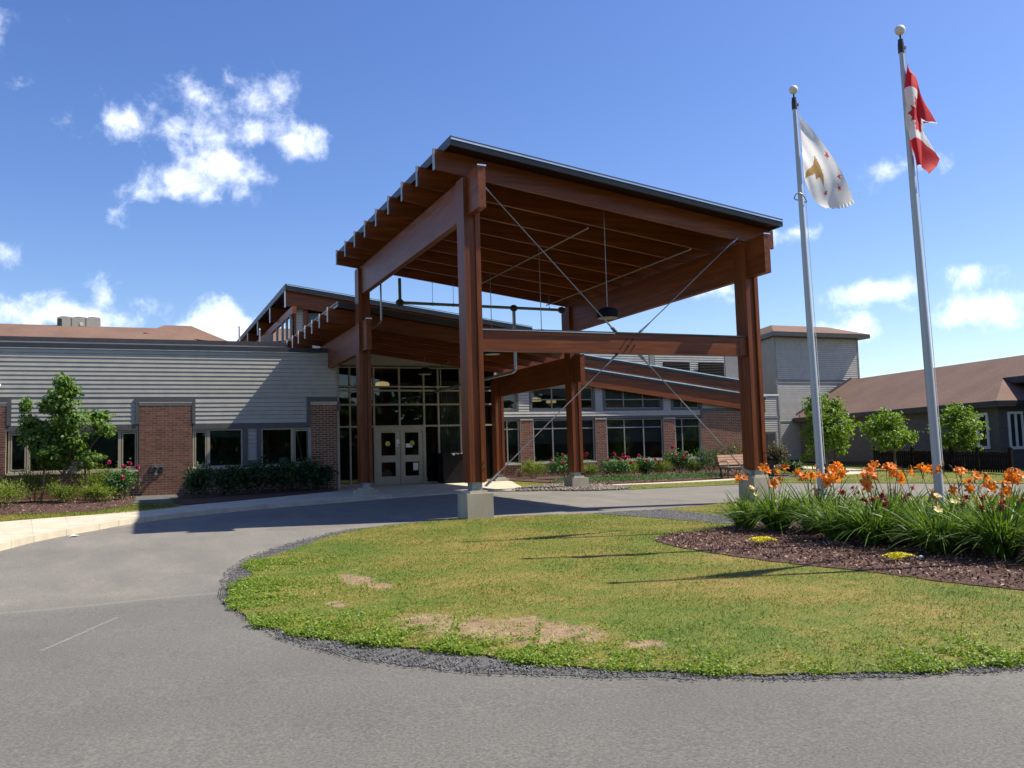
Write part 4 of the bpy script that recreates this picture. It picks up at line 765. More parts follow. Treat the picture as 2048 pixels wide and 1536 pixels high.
# ------------------------------------------------------------ flagpoles and flags
def flagpole(lbl, x, y, zt, lean, base=True):
    zg = float(g(x, y))+.07; t = thing('flagpole', lbl, 'flagpole', (x, y, zg), 'flagpoles standing in the flower bed')
    tp = Vector((x+lean[0], y+lean[1], zt)); b0 = Vector((x, y, zg)); d = tp-b0
    P = [b0+d*k for k in (0, .35, .7, 1)]; pg = G(); ring_ = [(p_.x+r_*math.cos(a_), p_.y+r_*math.sin(a_), p_.z) for p_, r_ in zip(P, (.066, .064, .05, .034)) for a_ in np.linspace(0, 2*math.pi, 20, endpoint=False)]; pg.add(ring_, [(i*20+k, i*20+(k+1) % 20, (i+1)*20+(k+1) % 20, (i+1)*20+k) for i in range(3) for k in range(20)]); pg.obj('pole', POLE, t, True)
    G().cyl(tp-Vector((0, 0, .05)), tp+Vector((0, 0, .1)), .046, n=12).cyl(tp+Vector((0, 0, .1)), tp+Vector((0, 0, .16)), .04, n=12).box(tp.x-.02, tp.x+.09, tp.y-.02, tp.y+.02, tp.z+.02, tp.z+.06).obj('truck', DKMET, t)
    G().cyl(tp+Vector((0, 0, .16)), tp+Vector((0, 0, .25)), .014, n=8).obj('spindle', DKMET, t)
    G().ball(tp+Vector((0, 0, .31)), .079).obj('ball_finial', BALL, t, True)
    G().lathe([(.2, 0), (.19, .05), (.1, .14), (.085, .3)], (x, y, zg), 18).obj('base_collar', WHITE, t, True)
    G().tube([tp+Vector((.07, -.02, .03)), b0+d*.9+Vector((.075, -.03, 0)), b0+d*.5+Vector((.09, -.03, 0)), b0+d*.14+Vector((.1, -.02, 0))], .006, 5).obj('halyard', WHITE, t)
    return t, b0, d
f1, b1, d1 = flagpole('shorter looking aluminium flagpole with the white flag', 11.04, 12.33, 7.72, (-.06, .08))
f2, b2_, d2 = flagpole('aluminium flagpole with the red and white flag', 11.04, 9.86, 7.68, (-.1, .08))
f3, b3_, d3 = flagpole('flagpole standing outside the picture, nearest the camera', 11.04, 7.4, 7.68, (-.1, .08))
c = b1+d1*.78; gg = G(); ring = [(c.x+.1*math.cos(a)-.01, c.y+.1*math.sin(a), c.z-.05-.06*math.cos(a*1)+.03*math.sin(2*a)) for a in np.linspace(0, 6.28, 17)]
gg.tube(ring, .011, 6).obj('halyard_loop', GALV, f1)
def pip(px, py, poly):
    r = False
    for i in range(len(poly)):
        (x0, y0), (x1, y1) = poly[i-1], poly[i]
        if (y0 > py) != (y1 > py) and px < (x1-x0)*(py-y0)/(y1-y0)+x0: r = not r
    return r
def cloth(name, lbl, fn, paint, mats, nu=96, nv=60, grp=None):
    u_, v_ = np.meshgrid(np.linspace(0, 1, nu), np.linspace(0, 1, nv)); V = np.array([[fn(a, b) for a in u_[0]] for b in v_[:, 0]]).reshape(-1, 3)
    F = []; idx = []
    for j in range(nv-1):
        for i in range(nu-1):
            a = j*nu+i; F.append((a, a+1, a+nu+1, a+nu)); idx.append(paint((i+.5)/(nu-1), (j+.5)/(nv-1)))
    o = bpy.data.objects.new(name, npmesh(name, V, F, mats, idx, smooth=True)); COL.link(o); o['label'] = lbl; o['category'] = 'flag'
    if grp: o['group'] = grp
    return o
def star(cx, cy, r, asp): return [(cx+(r if k % 2 == 0 else r*.42)*math.sin(k*math.pi/5)*asp, cy-(r if k % 2 == 0 else r*.42)*math.cos(k*math.pi/5)) for k in range(10)]
# white flag: fly drooping to the right, creased next to the pole, frayed at the fly
def white_flag(bx, by, bz):
    def fn(u, v):
        top = np.array([0, 0, 0])+u*np.array([.93, 0, -1.36])+4*u*(1-u)*np.array([.11, 0, .09]); bot = np.array([.03, 0, -1.17])+u*np.array([.37, 0, -.36])+4*u*(1-u)*np.array([-.03, 0, -.08])
        p = top*(1-v)+bot*v; fold = .06*math.sin(v*6+u*3)*(1-u)**1.5+.03*math.sin(u*6+v*4)+.012*math.sin(v*17-u*8)*(1-u)
        if u > .97: p = p+np.array([.012*math.sin(v*90), 0, .015*math.sin(v*57)])
        fy = u*.42+.10*math.sin(v*3+.5)*u; return (bx+p[0]*1.32+.85*(fy+fold), by-.04+fy+fold, bz+p[2])
    return fn
BEAK = [(.25,.36),(.38,.41),(.49,.48),(.58,.62),(.5,.6),(.43,.6),(.39,.7),(.33,.64),(.29,.72),(.2,.82),(.06,.97),(.08,.86),(.2,.68),(.26,.55)]
ST = [star(.42, .1, .075, .6), star(.68, .12, .075, .6), star(.77, .26, .075, .6), star(.67, .66, .085, .6)]
def white_paint(u, v):
    if pip(u, v, BEAK): return 1
    return 2 if any(pip(u, v, s) for s in ST) else 0
h1 = b1+d1*.978
cloth('flag', 'white flag with brown shape and four red stars on the shorter looking pole', white_flag(h1.x+.05, h1.y, h1.z), white_paint, [FLAGW, FLAGB, FLAGS_], 110, 70, 'flags on the flagpoles')
gg = G()
for k in range(4):
    a = np.array([h1.x+.95-.12*k, h1.y-.38, h1.z-1.4-.05*k]); pts = [tuple(a+np.array([.03*t+.05*math.sin(t*1.3+k), 0, -.035*t])) for t in range(5)]; gg.tube(pts, .0035, 4)
o = gg.obj('frayed_thread', FLAGW); o['label'] = 'loose white threads trailing from the torn edge of the white flag'; o['category'] = 'thread'
# limp red and white flag folded about its pole
LEAF = [(0,-.46),(.07,-.33),(.15,-.37),(.13,-.16),(.22,-.25),(.24,-.19),(.37,-.21),(.33,-.1),(.4,-.06),(.22,.09),(.24,.16),(.02,.13),(.025,.42),(-.025,.42),(-.02,.13),(-.24,.16),(-.22,.09),(-.4,-.06),(-.33,-.1),(-.37,-.21),(-.24,-.19),(-.22,-.25),(-.13,-.16),(-.15,-.37),(-.07,-.33)]
LEAF = [(.5+x*.46, .5+y*.95) for x, y in LEAF]
def red_flag(bx, by, bz):
    ku = [0, .06, .14, .25, .31, .42, .58, .7, .8, .88, 1]; kw = [0, .09, .2, .34, .28, .07, .06, .2, .33, .27, .12]; ka = [.9, .8, .62, .45, .36, .2, .14, .13, .15, .16, .12]; kl = [0, -.03, -.07, -.1, -.1, -.08, -.1, -.08, -.05, -.01, .03]
    def fn(u, v):
        l = np.interp(u, ku, kl); w = max(0, (v-.45)/.55); f = min(1, v/.45); m = .11*min(1, u/.12)
        x = l+(m-l)*f+np.interp(u, ku, kw)*w; z = -1.62*u-.05-.06*f*(1-u)-w*np.interp(u, ku, ka)
        y = -.12*min(1, u/.1)*math.sin(f*2.6)*(1-w)-.06*w*min(1, u/.1)+.03*math.sin(u*12+v*5)*min(1, u/.1)
        return (bx+x*1.2+.9*y+.012*math.sin(v*15+u*9), by-.05+y, bz+z)
    return fn
def can_paint(u, v): return 0 if u < .25 or u > .75 or pip(u, v, LEAF) else 1
h2 = b2_+d2*.975
cloth('flag', 'limp red and white maple leaf flag folded around its pole', red_flag(h2.x+.06, h2.y, h2.z), can_paint, [FLAGR, FLAGW], 120, 60, 'flags on the flagpoles')
h3 = b3_+d3*.945
cloth('flag', 'flag on the pole outside the picture, nearest the camera', white_flag(h3.x+.05, h3.y, h3.z), lambda u, v: 0, [FLAGW], 40, 24, 'flags on the flagpoles')

# ------------------------------------------------------------ street furniture and small things
t = thing('park_bench', 'wooden slatted bench with dark metal arms in front of the bronze shrub', 'bench', (21.8, 29.0, .53))
zb2 = .545
for k in range(4): G().box(21.15, 22.75, 28.72+k*.115, 28.82+k*.115, zb2+.42, zb2+.45).obj('seat_slat', noisy('weathered_slat', (.22, .2, .18), (.3, .275, .25), 5, .7), t)
for k in range(4): z = zb2+.52+k*.1; G().hexa([(21.15, 29.2+k*.03, z), (22.75, 29.2+k*.03, z), (22.75, 29.23+k*.03, z), (21.15, 29.23+k*.03, z), (21.15, 29.23+k*.03, z+.085), (22.75, 29.23+k*.03, z+.085), (22.75, 29.26+k*.03, z+.085), (21.15, 29.26+k*.03, z+.085)]).obj('back_slat', noisy('bench_slat', (.3, .15, .09), (.4, .21, .13), 5, .6), t)
for x in (21.2, 22.7):
    G().beam((x, 28.75, zb2-.1), (x, 28.72, zb2+.42), .05, .05, (0, 1, 0)).obj('leg', DKMET, t); G().beam((x, 29.15, zb2-.1), (x, 29.2, zb2+.42), .05, .05, (0, 1, 0)).obj('leg', DKMET, t)
    G().beam((x, 29.2, zb2+.42), (x, 29.36, zb2+.95), .05, .04, (0, 1, 0)).beam((x, 28.72, zb2+.4), (x, 29.22, zb2+.4), .05, .04).obj('side_frame', DKMET, t)
    G().tube([(x, 28.74, zb2+.42), (x, 28.7, zb2+.62), (x, 28.76, zb2+.67), (x, 29.22, zb2+.66)], .022, 8).obj('armrest', GALV, t)
t = thing('bollard_light', 'dark cylindrical bollard light beside the right front column', 'bollard', (23.85, 29.5, .52))
G().cyl((23.85, 29.5, .4), (23.85, 29.5, 1.18), .13, n=20).obj('post', DKMET, t); G().lathe([(.135, 1.18), (.14, 1.2), (.13, 1.26), (.08, 1.31), (.01, 1.33)], (23.85, 29.5, 0), 20).obj('cap', BLACK, t, True)
t = thing('waste_bin', 'large black bin with white marks along its top edge, right of the entrance doors', 'bin', (12.2, 34.85, .62))
G().box(11.66, 12.76, 34.5, 35.2, .66, 1.78).obj('body', BLACK, t); G().box(11.62, 12.8, 34.46, 35.24, 1.78, 1.86).obj('lid', BLACK, t)
gg = G().box(11.98, 12.7, 34.45, 34.458, 1.81, 1.835).obj('rim_strip', GALV, t)
gg = G(); gg.lathe([(.028, 0), (.05, 0), (.05, .004), (.028, .004)], (0, 0, 0), 18); gg.v = [(12.1+x, 34.452-z, 1.80+y) for x, y, z in gg.v]; gg.obj('ring_mark', WHITE, t)
G().add([(12.17, 34.452, 1.85), (12.25, 34.452, 1.85), (12.21, 34.452, 1.79)], [(0, 2, 1)]).obj('triangle_mark', WHITE, t); G().box(12.24, 12.32, 34.449, 34.455, 1.785, 1.8).obj('bar_mark', WHITE, t); G().box(12.42, 12.56, 34.445, 34.458, 1.8, 1.86).obj('white_plate', WHITE, t)
for x in (11.8, 12.6): G().cyl((x, 34.6, .64), (x+.06, 34.6, .64), .07, n=14).obj('wheel', BLACK, t)
t = thing('security_camera', 'white dome security camera on the left wing wall at the picture edge', 'camera', (-3.8, 32.9, 4.35))
G().tube([(-3.84, 33, 4.42), (-3.82, 32.85, 4.44), (-3.8, 32.75, 4.42)], .03, 8).obj('bracket', WHITE, t); G().ball((-3.8, 32.72, 4.36), .085).obj('housing', WHITE, t, True); G().ball((-3.79, 32.68, 4.32), .06).obj('dome', BLACK, t, True)
t = thing('hose_connection', 'twin fire hose connection with two caps on the brick pier', 'hydrant', (.96, 32.9, 1.6))
G().box(.76, 1.16, 32.9, 32.97, 1.5, 1.7).obj('plate', noisy('tarnished_plate', (.12, .125, .12), (.18, .185, .17), 8, .4, metallic=.6), t)
for x in (.87, 1.06): G().cyl((x, 32.9, 1.6), (x-.01, 32.74, 1.58), .055, n=14).obj('inlet', ROD, t); G().cyl((x-.01, 32.74, 1.58), (x-.01, 32.7, 1.575), .065, n=14).obj('cap', DKMET, t)
G().tube([(.93, 32.93, 1.5), (.9, 32.85, 1.42), (.89, 32.72, 1.4)], .03, 8).obj('drain_elbow', GALV, t); G().cyl((.89, 32.72, 1.4), (.89, 32.69, 1.4), .045, n=10).obj('cap', GALV, t)
o = G().add([(-1.02, 19.3, .349), (-.9, 19.22, .365), (-.83, 19.38, .35), (-.95, 19.44, .375)], [(0, 1, 2, 3)]).obj('paper_scrap', WHITE); o['label'] = 'small white scrap of paper on the drive near the kerb'; o['category'] = 'litter'
gg = G(); gg.ball((9.14, 8.52, .2), .034, 8, .8); o = gg.obj('white_stone', noisy('white_stone_surface', (.68, .66, .6), (.78, .76, .7), 6, .8), smooth=True); o['label'] = 'white stone on the mulch right of the yellow sedum'; o['category'] = 'stone'

# fence
FN = thing('picket_fence', 'low dark brown picket fence in front of the brown roofed house', 'fence', (31.5, 28, .5))
FP = [(32.9, 33.0), (32.3, 30.2), (31.2, 27.2), (30.7, 25.5), (30.1, 23.6)]
for i in range(len(FP)-1):
    a = Vector(FP[i]); b4 = Vector(FP[i+1]); ln = (b4-a).length; d = (b4-a)/ln; nn = Vector((-d.y, d.x)); n_ = int(ln/.15)
    def fz(q): return float(g(q.x, q.y))
    for zz in (.22, .68): G().beam((*(a+nn*-.03), fz(a)+zz), (*(b4+nn*-.03), fz(b4)+zz), .04, .08).obj('rail', IRON, FN)
    for k in range(1, n_):
        q = a+d*(ln*k/n_); z0 = fz(q); h = .87+rnd.uniform(-.012, .012); w = d*.05; e = nn*.011
        P = [q-w-e, q+w-e, q+w+e, q-w+e]
        vs = [(*p, z0+.05) for p in P]+[(*p, z0+h-.05) for p in P]+[(*(q-e), z0+h), (*(q+e), z0+h)]
        G().add(vs, [(0, 3, 2, 1), (0, 1, 5, 4), (1, 2, 6, 5), (2, 3, 7, 6), (3, 0, 4, 7), (4, 5, 8), (6, 7, 9), (5, 6, 9, 8), (7, 4, 8, 9)]).obj('picket', IRON, FN)
for x, y in FP: G().box(x-.06, x+.06, y-.06, y+.06, g(x, y)-.1, g(x, y)+.98).add([(x-.07, y-.07, g(x, y)+.98), (x+.07, y-.07, g(x, y)+.98), (x+.07, y+.07, g(x, y)+.98), (x-.07, y+.07, g(x, y)+.98), (x, y, g(x, y)+1.06)], [(0, 1, 4), (1, 2, 4), (2, 3, 4), (3, 0, 4), (0, 3, 2, 1)]).obj('post', IRON, FN)

# ------------------------------------------------------------ trees
def crown_points(cl, n, depth):
    A = np.array(cl, float); w = A[:, 2]*A[:, 3]; k = nr.choice(len(A), n, p=w/w.sum()); d = unit(nr.normal(0, 1, (n, 3))); r = nr.uniform(0, 1, n)**.7*1.22; r *= 1+.35*np.sin(d[:, 0]*5+k*1.7)*np.sin(d[:, 2]*6+k*2.3)
    off = d*r[:, None]*np.stack([A[k, 2], np.maximum(A[k, 2], A[k, 3])*.9, A[k, 3]], 1); dep = (A[:, 4] if A.shape[1] > 4 else nr.uniform(-depth, depth, len(A)))[k]
    return np.stack([A[k, 0]+off[:, 0], dep+off[:, 1], A[k, 1]+off[:, 2]], 1), d, dep
def tree(name, lbl, x, y, zg, un, px, py, cl, n, size, mat, trunk_r, depth, stakes=()):
    """cl: clumps (across, up, half-width, half-height) in units of un metres from the trunk foot (px, py)"""
    t = thing(name, lbl, 'tree', (x, y, zg), 'young trees'); S = Vector((.919, -.393, 0)); D = Vector((.393, .919, 0)); B = Vector((x, y, zg))
    C = [((a-px)*un, (py-b3)*un, r*un*1.08, q*un*1.08, rnd.uniform(-depth, depth)) for a, b3, r, q in cl]
    P, N, _ = crown_points(C, n, depth); Wp = np.array(B)+P[:, :1]*np.array(S)+P[:, 1:2]*np.array(D)+P[:, 2:3]*np.array([0, 0, 1.])
    N = unit(N[:, :1]*np.array(S)+N[:, 1:2]*np.array(D)+N[:, 2:3]*np.array([0, 0, 1.])+np.array([0, 0, .5]))
    V, F = leaves(Wp, N, size, .62, .3, .55); link('crown', npmesh('crown', V, F, mat), t)
    top = max(c[1] for c in C); hs = min(c[1] for c in C); axis = lambda h: B+S*(.04*math.sin(h*2.1))+D*(.03*math.sin(h*1.7+1))+Vector((0, 0, h))
    gg = G(); hh = np.linspace(-.08, top, 9); gg.tube([axis(h) for h in hh], [trunk_r*(1-.82*k/8) for k in range(9)], 9)
    for c in C:
        h0 = max(hs*.7, c[1]-abs(c[0])*.8-.25); e = B+S*c[0]+D*c[4]+Vector((0, 0, c[1])); m = axis(h0).lerp(e, .5)+Vector((0, 0, -.06)); r = trunk_r*(.5-.3*h0/top); gg.tube([axis(h0), m, e], [r, r*.65, r*.25], 6)
    gg.obj('trunk', BARK, t, True); return t
T0 = [(142,768,18,15),(118,790,20,15),(152,788,16,13),(100,812,22,16),(140,815,24,15),(66,812,10,15),(182,835,22,12),(150,845,26,18),(108,848,28,20),(70,850,18,18),(197,853,12,9),(85,882,28,20),(125,885,26,20),(160,885,20,14),(198,868,20,7),(224,862,11,6),(140,910,24,14),(92,912,24,12),(205,920,18,6),(178,918,18,9),(112,931,26,6),(160,935,16,7),(88,862,30,16),(112,905,30,16),(62,872,12,12)]
tree('young_tree', 'young green tree tied between two stakes in front of the left wing windows', -1.83, 31.24, .64, .0152, 125, 1008, T0, 8200, .14, LEAF_TREE, .055, .55)
T1 = [(1655,800,20,14),(1640,815,20,15),(1672,815,18,13),(1650,835,30,16),(1680,845,23,13),(1625,835,13,11),(1660,860,36,16),(1700,853,15,8),(1630,865,20,13),(1690,870,18,11),(1655,885,32,13),(1622,885,16,9),(1690,890,12,7),(1640,906,18,9),(1685,906,11,6),(1612,915,9,6)]
tree('young_tree', 'bright green young tree beside the shorter flagpole with one stake', 25.86, 28.58, .51, .0202, 1653, 951, T1, 5200, .14, LEAF_LIME, .07, .6)
T2 = [(1785,838,26,15),(1765,855,26,15),(1800,855,20,15),(1748,862,12,9),(1785,875,34,15),(1815,878,14,9),(1775,892,24,9),(1805,893,12,7)]
tree('young_tree', 'small bright green tree between the two flagpoles in front of the fence', 30.95, 29.95, .54, .0221, 1788, 941, T2, 3600, .14, LEAF_LIME, .06, .6)
T3 = [(1930,820,24,14),(1912,835,20,13),(1950,838,18,13),(1930,850,34,15),(1895,848,13,9),(1900,870,18,11),(1940,872,30,13),(1965,870,11,9),(1890,882,11,6),(1930,890,28,9),(1955,895,13,7)]
tree('young_tree', 'small bright green tree behind the picket fence right of the taller flagpole', 32.3, 27.55, .5, .0207, 1934, 938, T3, 4000, .14, LEAF_LIME, .06, .6)
for lb_, x, y, z, h, lx in (('dark stake left of the young tree by the left wing', -2.36, 30.3, .62, 1.05, .1), ('dark stake right of the young tree by the left wing', -1.16, 30.7, .63, 1.2, -.03), ('thin dark stake right of the tree beside the shorter flagpole', 26.2, 28.4, .5, 1.35, -.04), ('thin stake left of the tree behind the picket fence', 32.0, 27.4, .48, 1.6, 0)):
    o = G().cyl((x, y, z-.1), (x+lx, y, z+h), .026, .024, 8).obj('tree_stake', BARK if 'thin stake' in lb_ else DKMET); o['label'] = lb_; o['category'] = 'stake'; o['group'] = 'stakes holding young trees'

# ------------------------------------------------------------ shrubs
def blossom(par, c, r, mat, n=16, name='bloom'):
    d = unit(nr.normal(0, 1, (n, 3))+np.array([0, -.2, .5])); V, F = leaves(np.array(c)+d*r*.5, d, r*1.25, .9, .5, .3); return link(name, npmesh(name, V, F, mat), par)
def shrub(name, lbl, x, y, r, h, kind, blooms=(), grp=None):
    zg = float(g(x, y))+(.11 if x < 10 else .04); t = thing(name, lbl, 'shrub', (x, y, zg), grp)
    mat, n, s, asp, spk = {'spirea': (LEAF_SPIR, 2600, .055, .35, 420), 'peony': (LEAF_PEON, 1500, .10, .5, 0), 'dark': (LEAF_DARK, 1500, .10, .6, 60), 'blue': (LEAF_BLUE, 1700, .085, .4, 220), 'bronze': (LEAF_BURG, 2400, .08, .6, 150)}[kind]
    r *= 1.12; h *= 1.08; m = 9; ca = nr.uniform(0, 6.28, m); cr_ = r*nr.uniform(.25, .62, m); C = [(cr_[i]*math.cos(ca[i]), h*nr.uniform(.4, .74), r*nr.uniform(.36, .52), h*nr.uniform(.24, .34), cr_[i]*math.sin(ca[i])) for i in range(m)]+[(0, h*.45, r*.62, h*.42, 0)]
    P, N, _ = crown_points(C, n, 0); P[:, 2] = np.abs(P[:, 2]-.03)+.03; Wp = np.array([x, y, zg])+P
    V, F = leaves(Wp, unit(N+np.array([0, 0, .5])), s, asp, .3, .5); parts = [(V, F)]
    if spk:
        k = nr.choice(n, spk); b3 = Wp[k]; b3 = b3[b3[:, 2] > zg+h*.3]; dv = unit((b3-np.array([x, y, zg]))*np.array([.6, .6, 1])+nr.normal(0, .12, b3.shape)); V2, F2, _ = blades(b3, dv, s*2.6, s*.35, .15, 2); parts.append((V2, F2))
    V, F = join(parts); link('foliage', npmesh('foliage', V, F, mat), t)
    gg = G()
    for i in range(6): a = i*1.05+x; gg.cyl((x+.04*math.cos(a), y+.04*math.sin(a), zg-.05), (x+r*.5*math.cos(a), y+r*.5*math.sin(a), zg+h*.55), .012, .006, 5)
    gg.obj('stem', BARK, t)
    for bx_, by_, bz_ in blooms: blossom(t, (x+bx_*r, y+by_*r, zg+bz_*h), .085, PETAL_M)
for a in [('spirea_shrub', 'feathery yellow green shrub at the left picture edge, front row', -4.5, 29.3, .95, .8, 'spirea'), ('spirea_shrub', 'low feathery yellow green shrub left of the left tree stake', -3.2, 29.3, .85, .72, 'spirea'), ('spirea_shrub', 'tallest feathery shrub, behind the left tree stake', -2.6, 31.3, .85, 1.0, 'spirea'), ('spirea_shrub', 'feathery yellow green shrub at the foot of the staked tree', -1.75, 30.3, .62, .62, 'spirea'), ('spirea_shrub', 'feathery shrub behind the right tree stake, under the window', -.95, 31.6, .8, 1.0, 'spirea'), ('spirea_shrub', 'low yellow green shrub in front of the peony, left of the brick pier', -.75, 29.9, .55, .5, 'spirea'), ('spirea_shrub', 'feathery shrub at the left picture edge, back row under the window', -4.1, 31.6, .9, 1.0, 'spirea')]: shrub(*a, grp='feathery shrubs in front of the left wing')
shrub('peony', 'bushy peony with magenta blooms against the left side of the brick pier', -.12, 30.6, .62, 1.05, 'peony', [(.3, -.6, .98), (-.55, -.5, 1.02), (.05, -.7, .9), (.0, -.95, .62), (.6, -.3, .88)])
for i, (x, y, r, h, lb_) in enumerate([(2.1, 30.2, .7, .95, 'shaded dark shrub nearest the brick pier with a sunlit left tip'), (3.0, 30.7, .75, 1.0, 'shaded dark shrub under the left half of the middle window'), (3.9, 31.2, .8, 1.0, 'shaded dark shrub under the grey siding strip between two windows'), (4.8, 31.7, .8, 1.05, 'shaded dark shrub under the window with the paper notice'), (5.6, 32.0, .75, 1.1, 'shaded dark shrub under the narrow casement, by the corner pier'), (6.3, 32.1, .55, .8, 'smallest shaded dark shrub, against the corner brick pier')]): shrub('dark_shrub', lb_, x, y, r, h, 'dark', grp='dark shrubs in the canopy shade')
PB = lambda k: [(rnd.uniform(-.8, .8), rnd.uniform(-.9, .1), rnd.uniform(.6, 1.12)) for _ in range(k)]
gp = 'peonies along the right wing'
shrub('peony', 'peony with magenta blooms left of the right rear column', 16.75, 33.9, .8, .95, 'peony', PB(9), gp); shrub('peony', 'peony with dark pink blooms right of the right rear column', 18.45, 32.6, .75, .85, 'peony', PB(9), gp)
shrub('peony', 'dark leaved peony below the second pier of the right wing', 20.2, 33.1, .6, .8, 'peony', PB(4), gp); shrub('peony', 'tallest peony with blooms reaching the sill of the narrow window', 21.7, 32.9, .65, 1.0, 'peony', PB(6), gp)
gp = 'pale shrubs along the right wing'
for x, y, r, h, lb_ in ((16.1, 35.6, .7, .8, 'pale green shrub at the foot of the first brick pier'), (17.6, 33.4, .5, .6, 'small pale shrub just behind the right rear column'), (19.35, 33.1, .55, .7, 'pale green shrub between two peonies under the wide window'), (20.9, 32.9, .5, .65, 'pale shrub between the dark peony and the tallest peony'), (22.5, 32.9, .5, .6, 'small pale shrub left of the blue green shrub')): shrub('spirea_shrub', lb_, x, y, r, h, 'spirea', grp=gp)
shrub('blue_shrub', 'blue green shrub under the narrow window, left of the bench', 23.0, 32.5, .8, 1.1, 'blue'); shrub('bronze_shrub', 'large bronze tipped shrub behind the park bench', 23.1, 30.8, .95, 1.25, 'bronze')
shrub('bronze_shrub', 'bronze green shrub right of the right front column', 26.3, 32.3, .7, 1.3, 'bronze'); shrub('dark_shrub', 'low dark shrub on the grass edge right of the bollard', 26.4, 31.2, .6, .5, 'dark')
x, y = scatter(smooth_poly([(15.2,32.0),(16.2,30.2),(18.6,29.8),(21.6,30.2),(22.9,31.0),(21.9,32.3),(19.3,32.4),(17.0,33.0)], 3), 5200)
C = np.stack([x, y, g(x, y)+.05+nr.uniform(0, .12, len(x))], 1); V, F = leaves(C, np.tile([0, 0, 1.], (len(x), 1)), .09, .3, .2, .6)
link('ground_cover', npmesh('ground_cover', V, F, LEAF_COVER), kind='stuff')

# ------------------------------------------------------------ day lilies
def petals(c, nrm, r, n=6):
    nrm = Vector(nrm).normalized(); a = nrm.orthogonal().normalized(); b3 = nrm.cross(a); V = []; F = []
    for k in range(n):
        t = 2*math.pi*k/n+rnd.uniform(-.1, .1); d = a*math.cos(t)+b3*math.sin(t); s = nrm.cross(d); w = r*(.30 if k % 2 else .22); o = len(V); c = Vector(c)
        P = [c-nrm*r*.75, c+d*r*.3-nrm*r*.1-s*w, c+d*r*.3-nrm*r*.1+s*w, c+d*r*.8+nrm*r*.12-s*w*.9, c+d*r*.8+nrm*r*.12+s*w*.9, c+d*r*1.08-nrm*r*.12]
        V += [tuple(p) for p in P]; F += [(o, o+1, o+2), (o+1, o+3, o+4), (o+1, o+4, o+2), (o+3, o+5, o+4)]
    return V, F
def lily(lbl, x, y, nleaf, hl, orange, red=0, yel=0, side=(0, 0)):
    zg = float(g(x, y))+.07; t = thing('daylily_clump', lbl, 'flower clump', (x, y, zg), 'day lily clumps in the flower bed')
    nleaf = int(nleaf*2.3); a = nr.uniform(0, 6.283, nleaf); rr = .17*nr.uniform(0, 1, nleaf)**.6; C = np.stack([x+rr*np.cos(a), y+rr*np.sin(a), np.full(nleaf, zg-.02)], 1); nleaf = len(a); tl = nr.uniform(.03, .7, nleaf)
    D = np.stack([np.cos(a)*tl, np.sin(a)*tl, np.ones(nleaf)], 1)+nr.normal(0, .1, (nleaf, 3)); V, F, _ = blades(C, D, hl*nr.uniform(1.0, 1.9, nleaf), nr.uniform(.014, .026, nleaf), nr.uniform(.15, .8, nleaf), 6)
    link('foliage', npmesh('foliage', V, F, LEAF_LILY), t)
    for kind, cnt in (('o', orange), ('r', red), ('y', yel)):
        for _ in range(cnt):
            aa = rnd.uniform(0, 6.28); q = rnd.uniform(.05, .42); h = {'o': rnd.uniform(.74, .99), 'r': rnd.uniform(.52, .68), 'y': rnd.uniform(.4, .58)}[kind]
            tx, ty = x+q*math.cos(aa)+side[0], y+q*math.sin(aa)+side[1]; tp = Vector((tx, ty, zg+h)); md = Vector((x*.6+tx*.4, y*.6+ty*.4, zg+h*.6))
            st = G().tube([(x+.05*math.cos(aa), y+.05*math.sin(aa), zg), md, tp], [.007, .006, .004], 5)
            mat = {'o': PETAL_O, 'r': PETAL_R, 'y': PETAL_Y}[kind]; r = {'o': .088, 'r': .05, 'y': .06}[kind]; tips = []
            for j in range({'o': rnd.choice((1, 1, 2, 2, 3)), 'r': rnd.choice((1, 2)), 'y': 1}[kind]):
                dv = Vector((rnd.uniform(-1, 1), rnd.uniform(-1.1, .4), rnd.uniform(.0, .9))).normalized(); e = tp+dv*r*1.1+Vector((0, 0, rnd.uniform(-.06, .05))); st.cyl(tp-Vector((0, 0, .05)), e-dv*r*.5, .004, n=5)
                v, f = petals(e, dv, r*rnd.uniform(.85, 1.15)); G().add(v, f).obj('flower', mat, t)
            for j in range(rnd.choice((2, 3, 4)) if kind == 'o' else 1):
                dv = Vector((rnd.uniform(-.8, .8), rnd.uniform(-.8, .8), 1)).normalized(); e = tp+dv*rnd.uniform(.04, .08); st.cyl(tp-Vector((0, 0, .03)), e, .003, n=4); G().cyl(e, e+dv*.03, .006, .011, 6).cyl(e+dv*.03, e+dv*.075, .011, .003, 6).obj('bud', STEM if j else PETAL_O, t)
            st.obj('flower_stem', STEM, t)
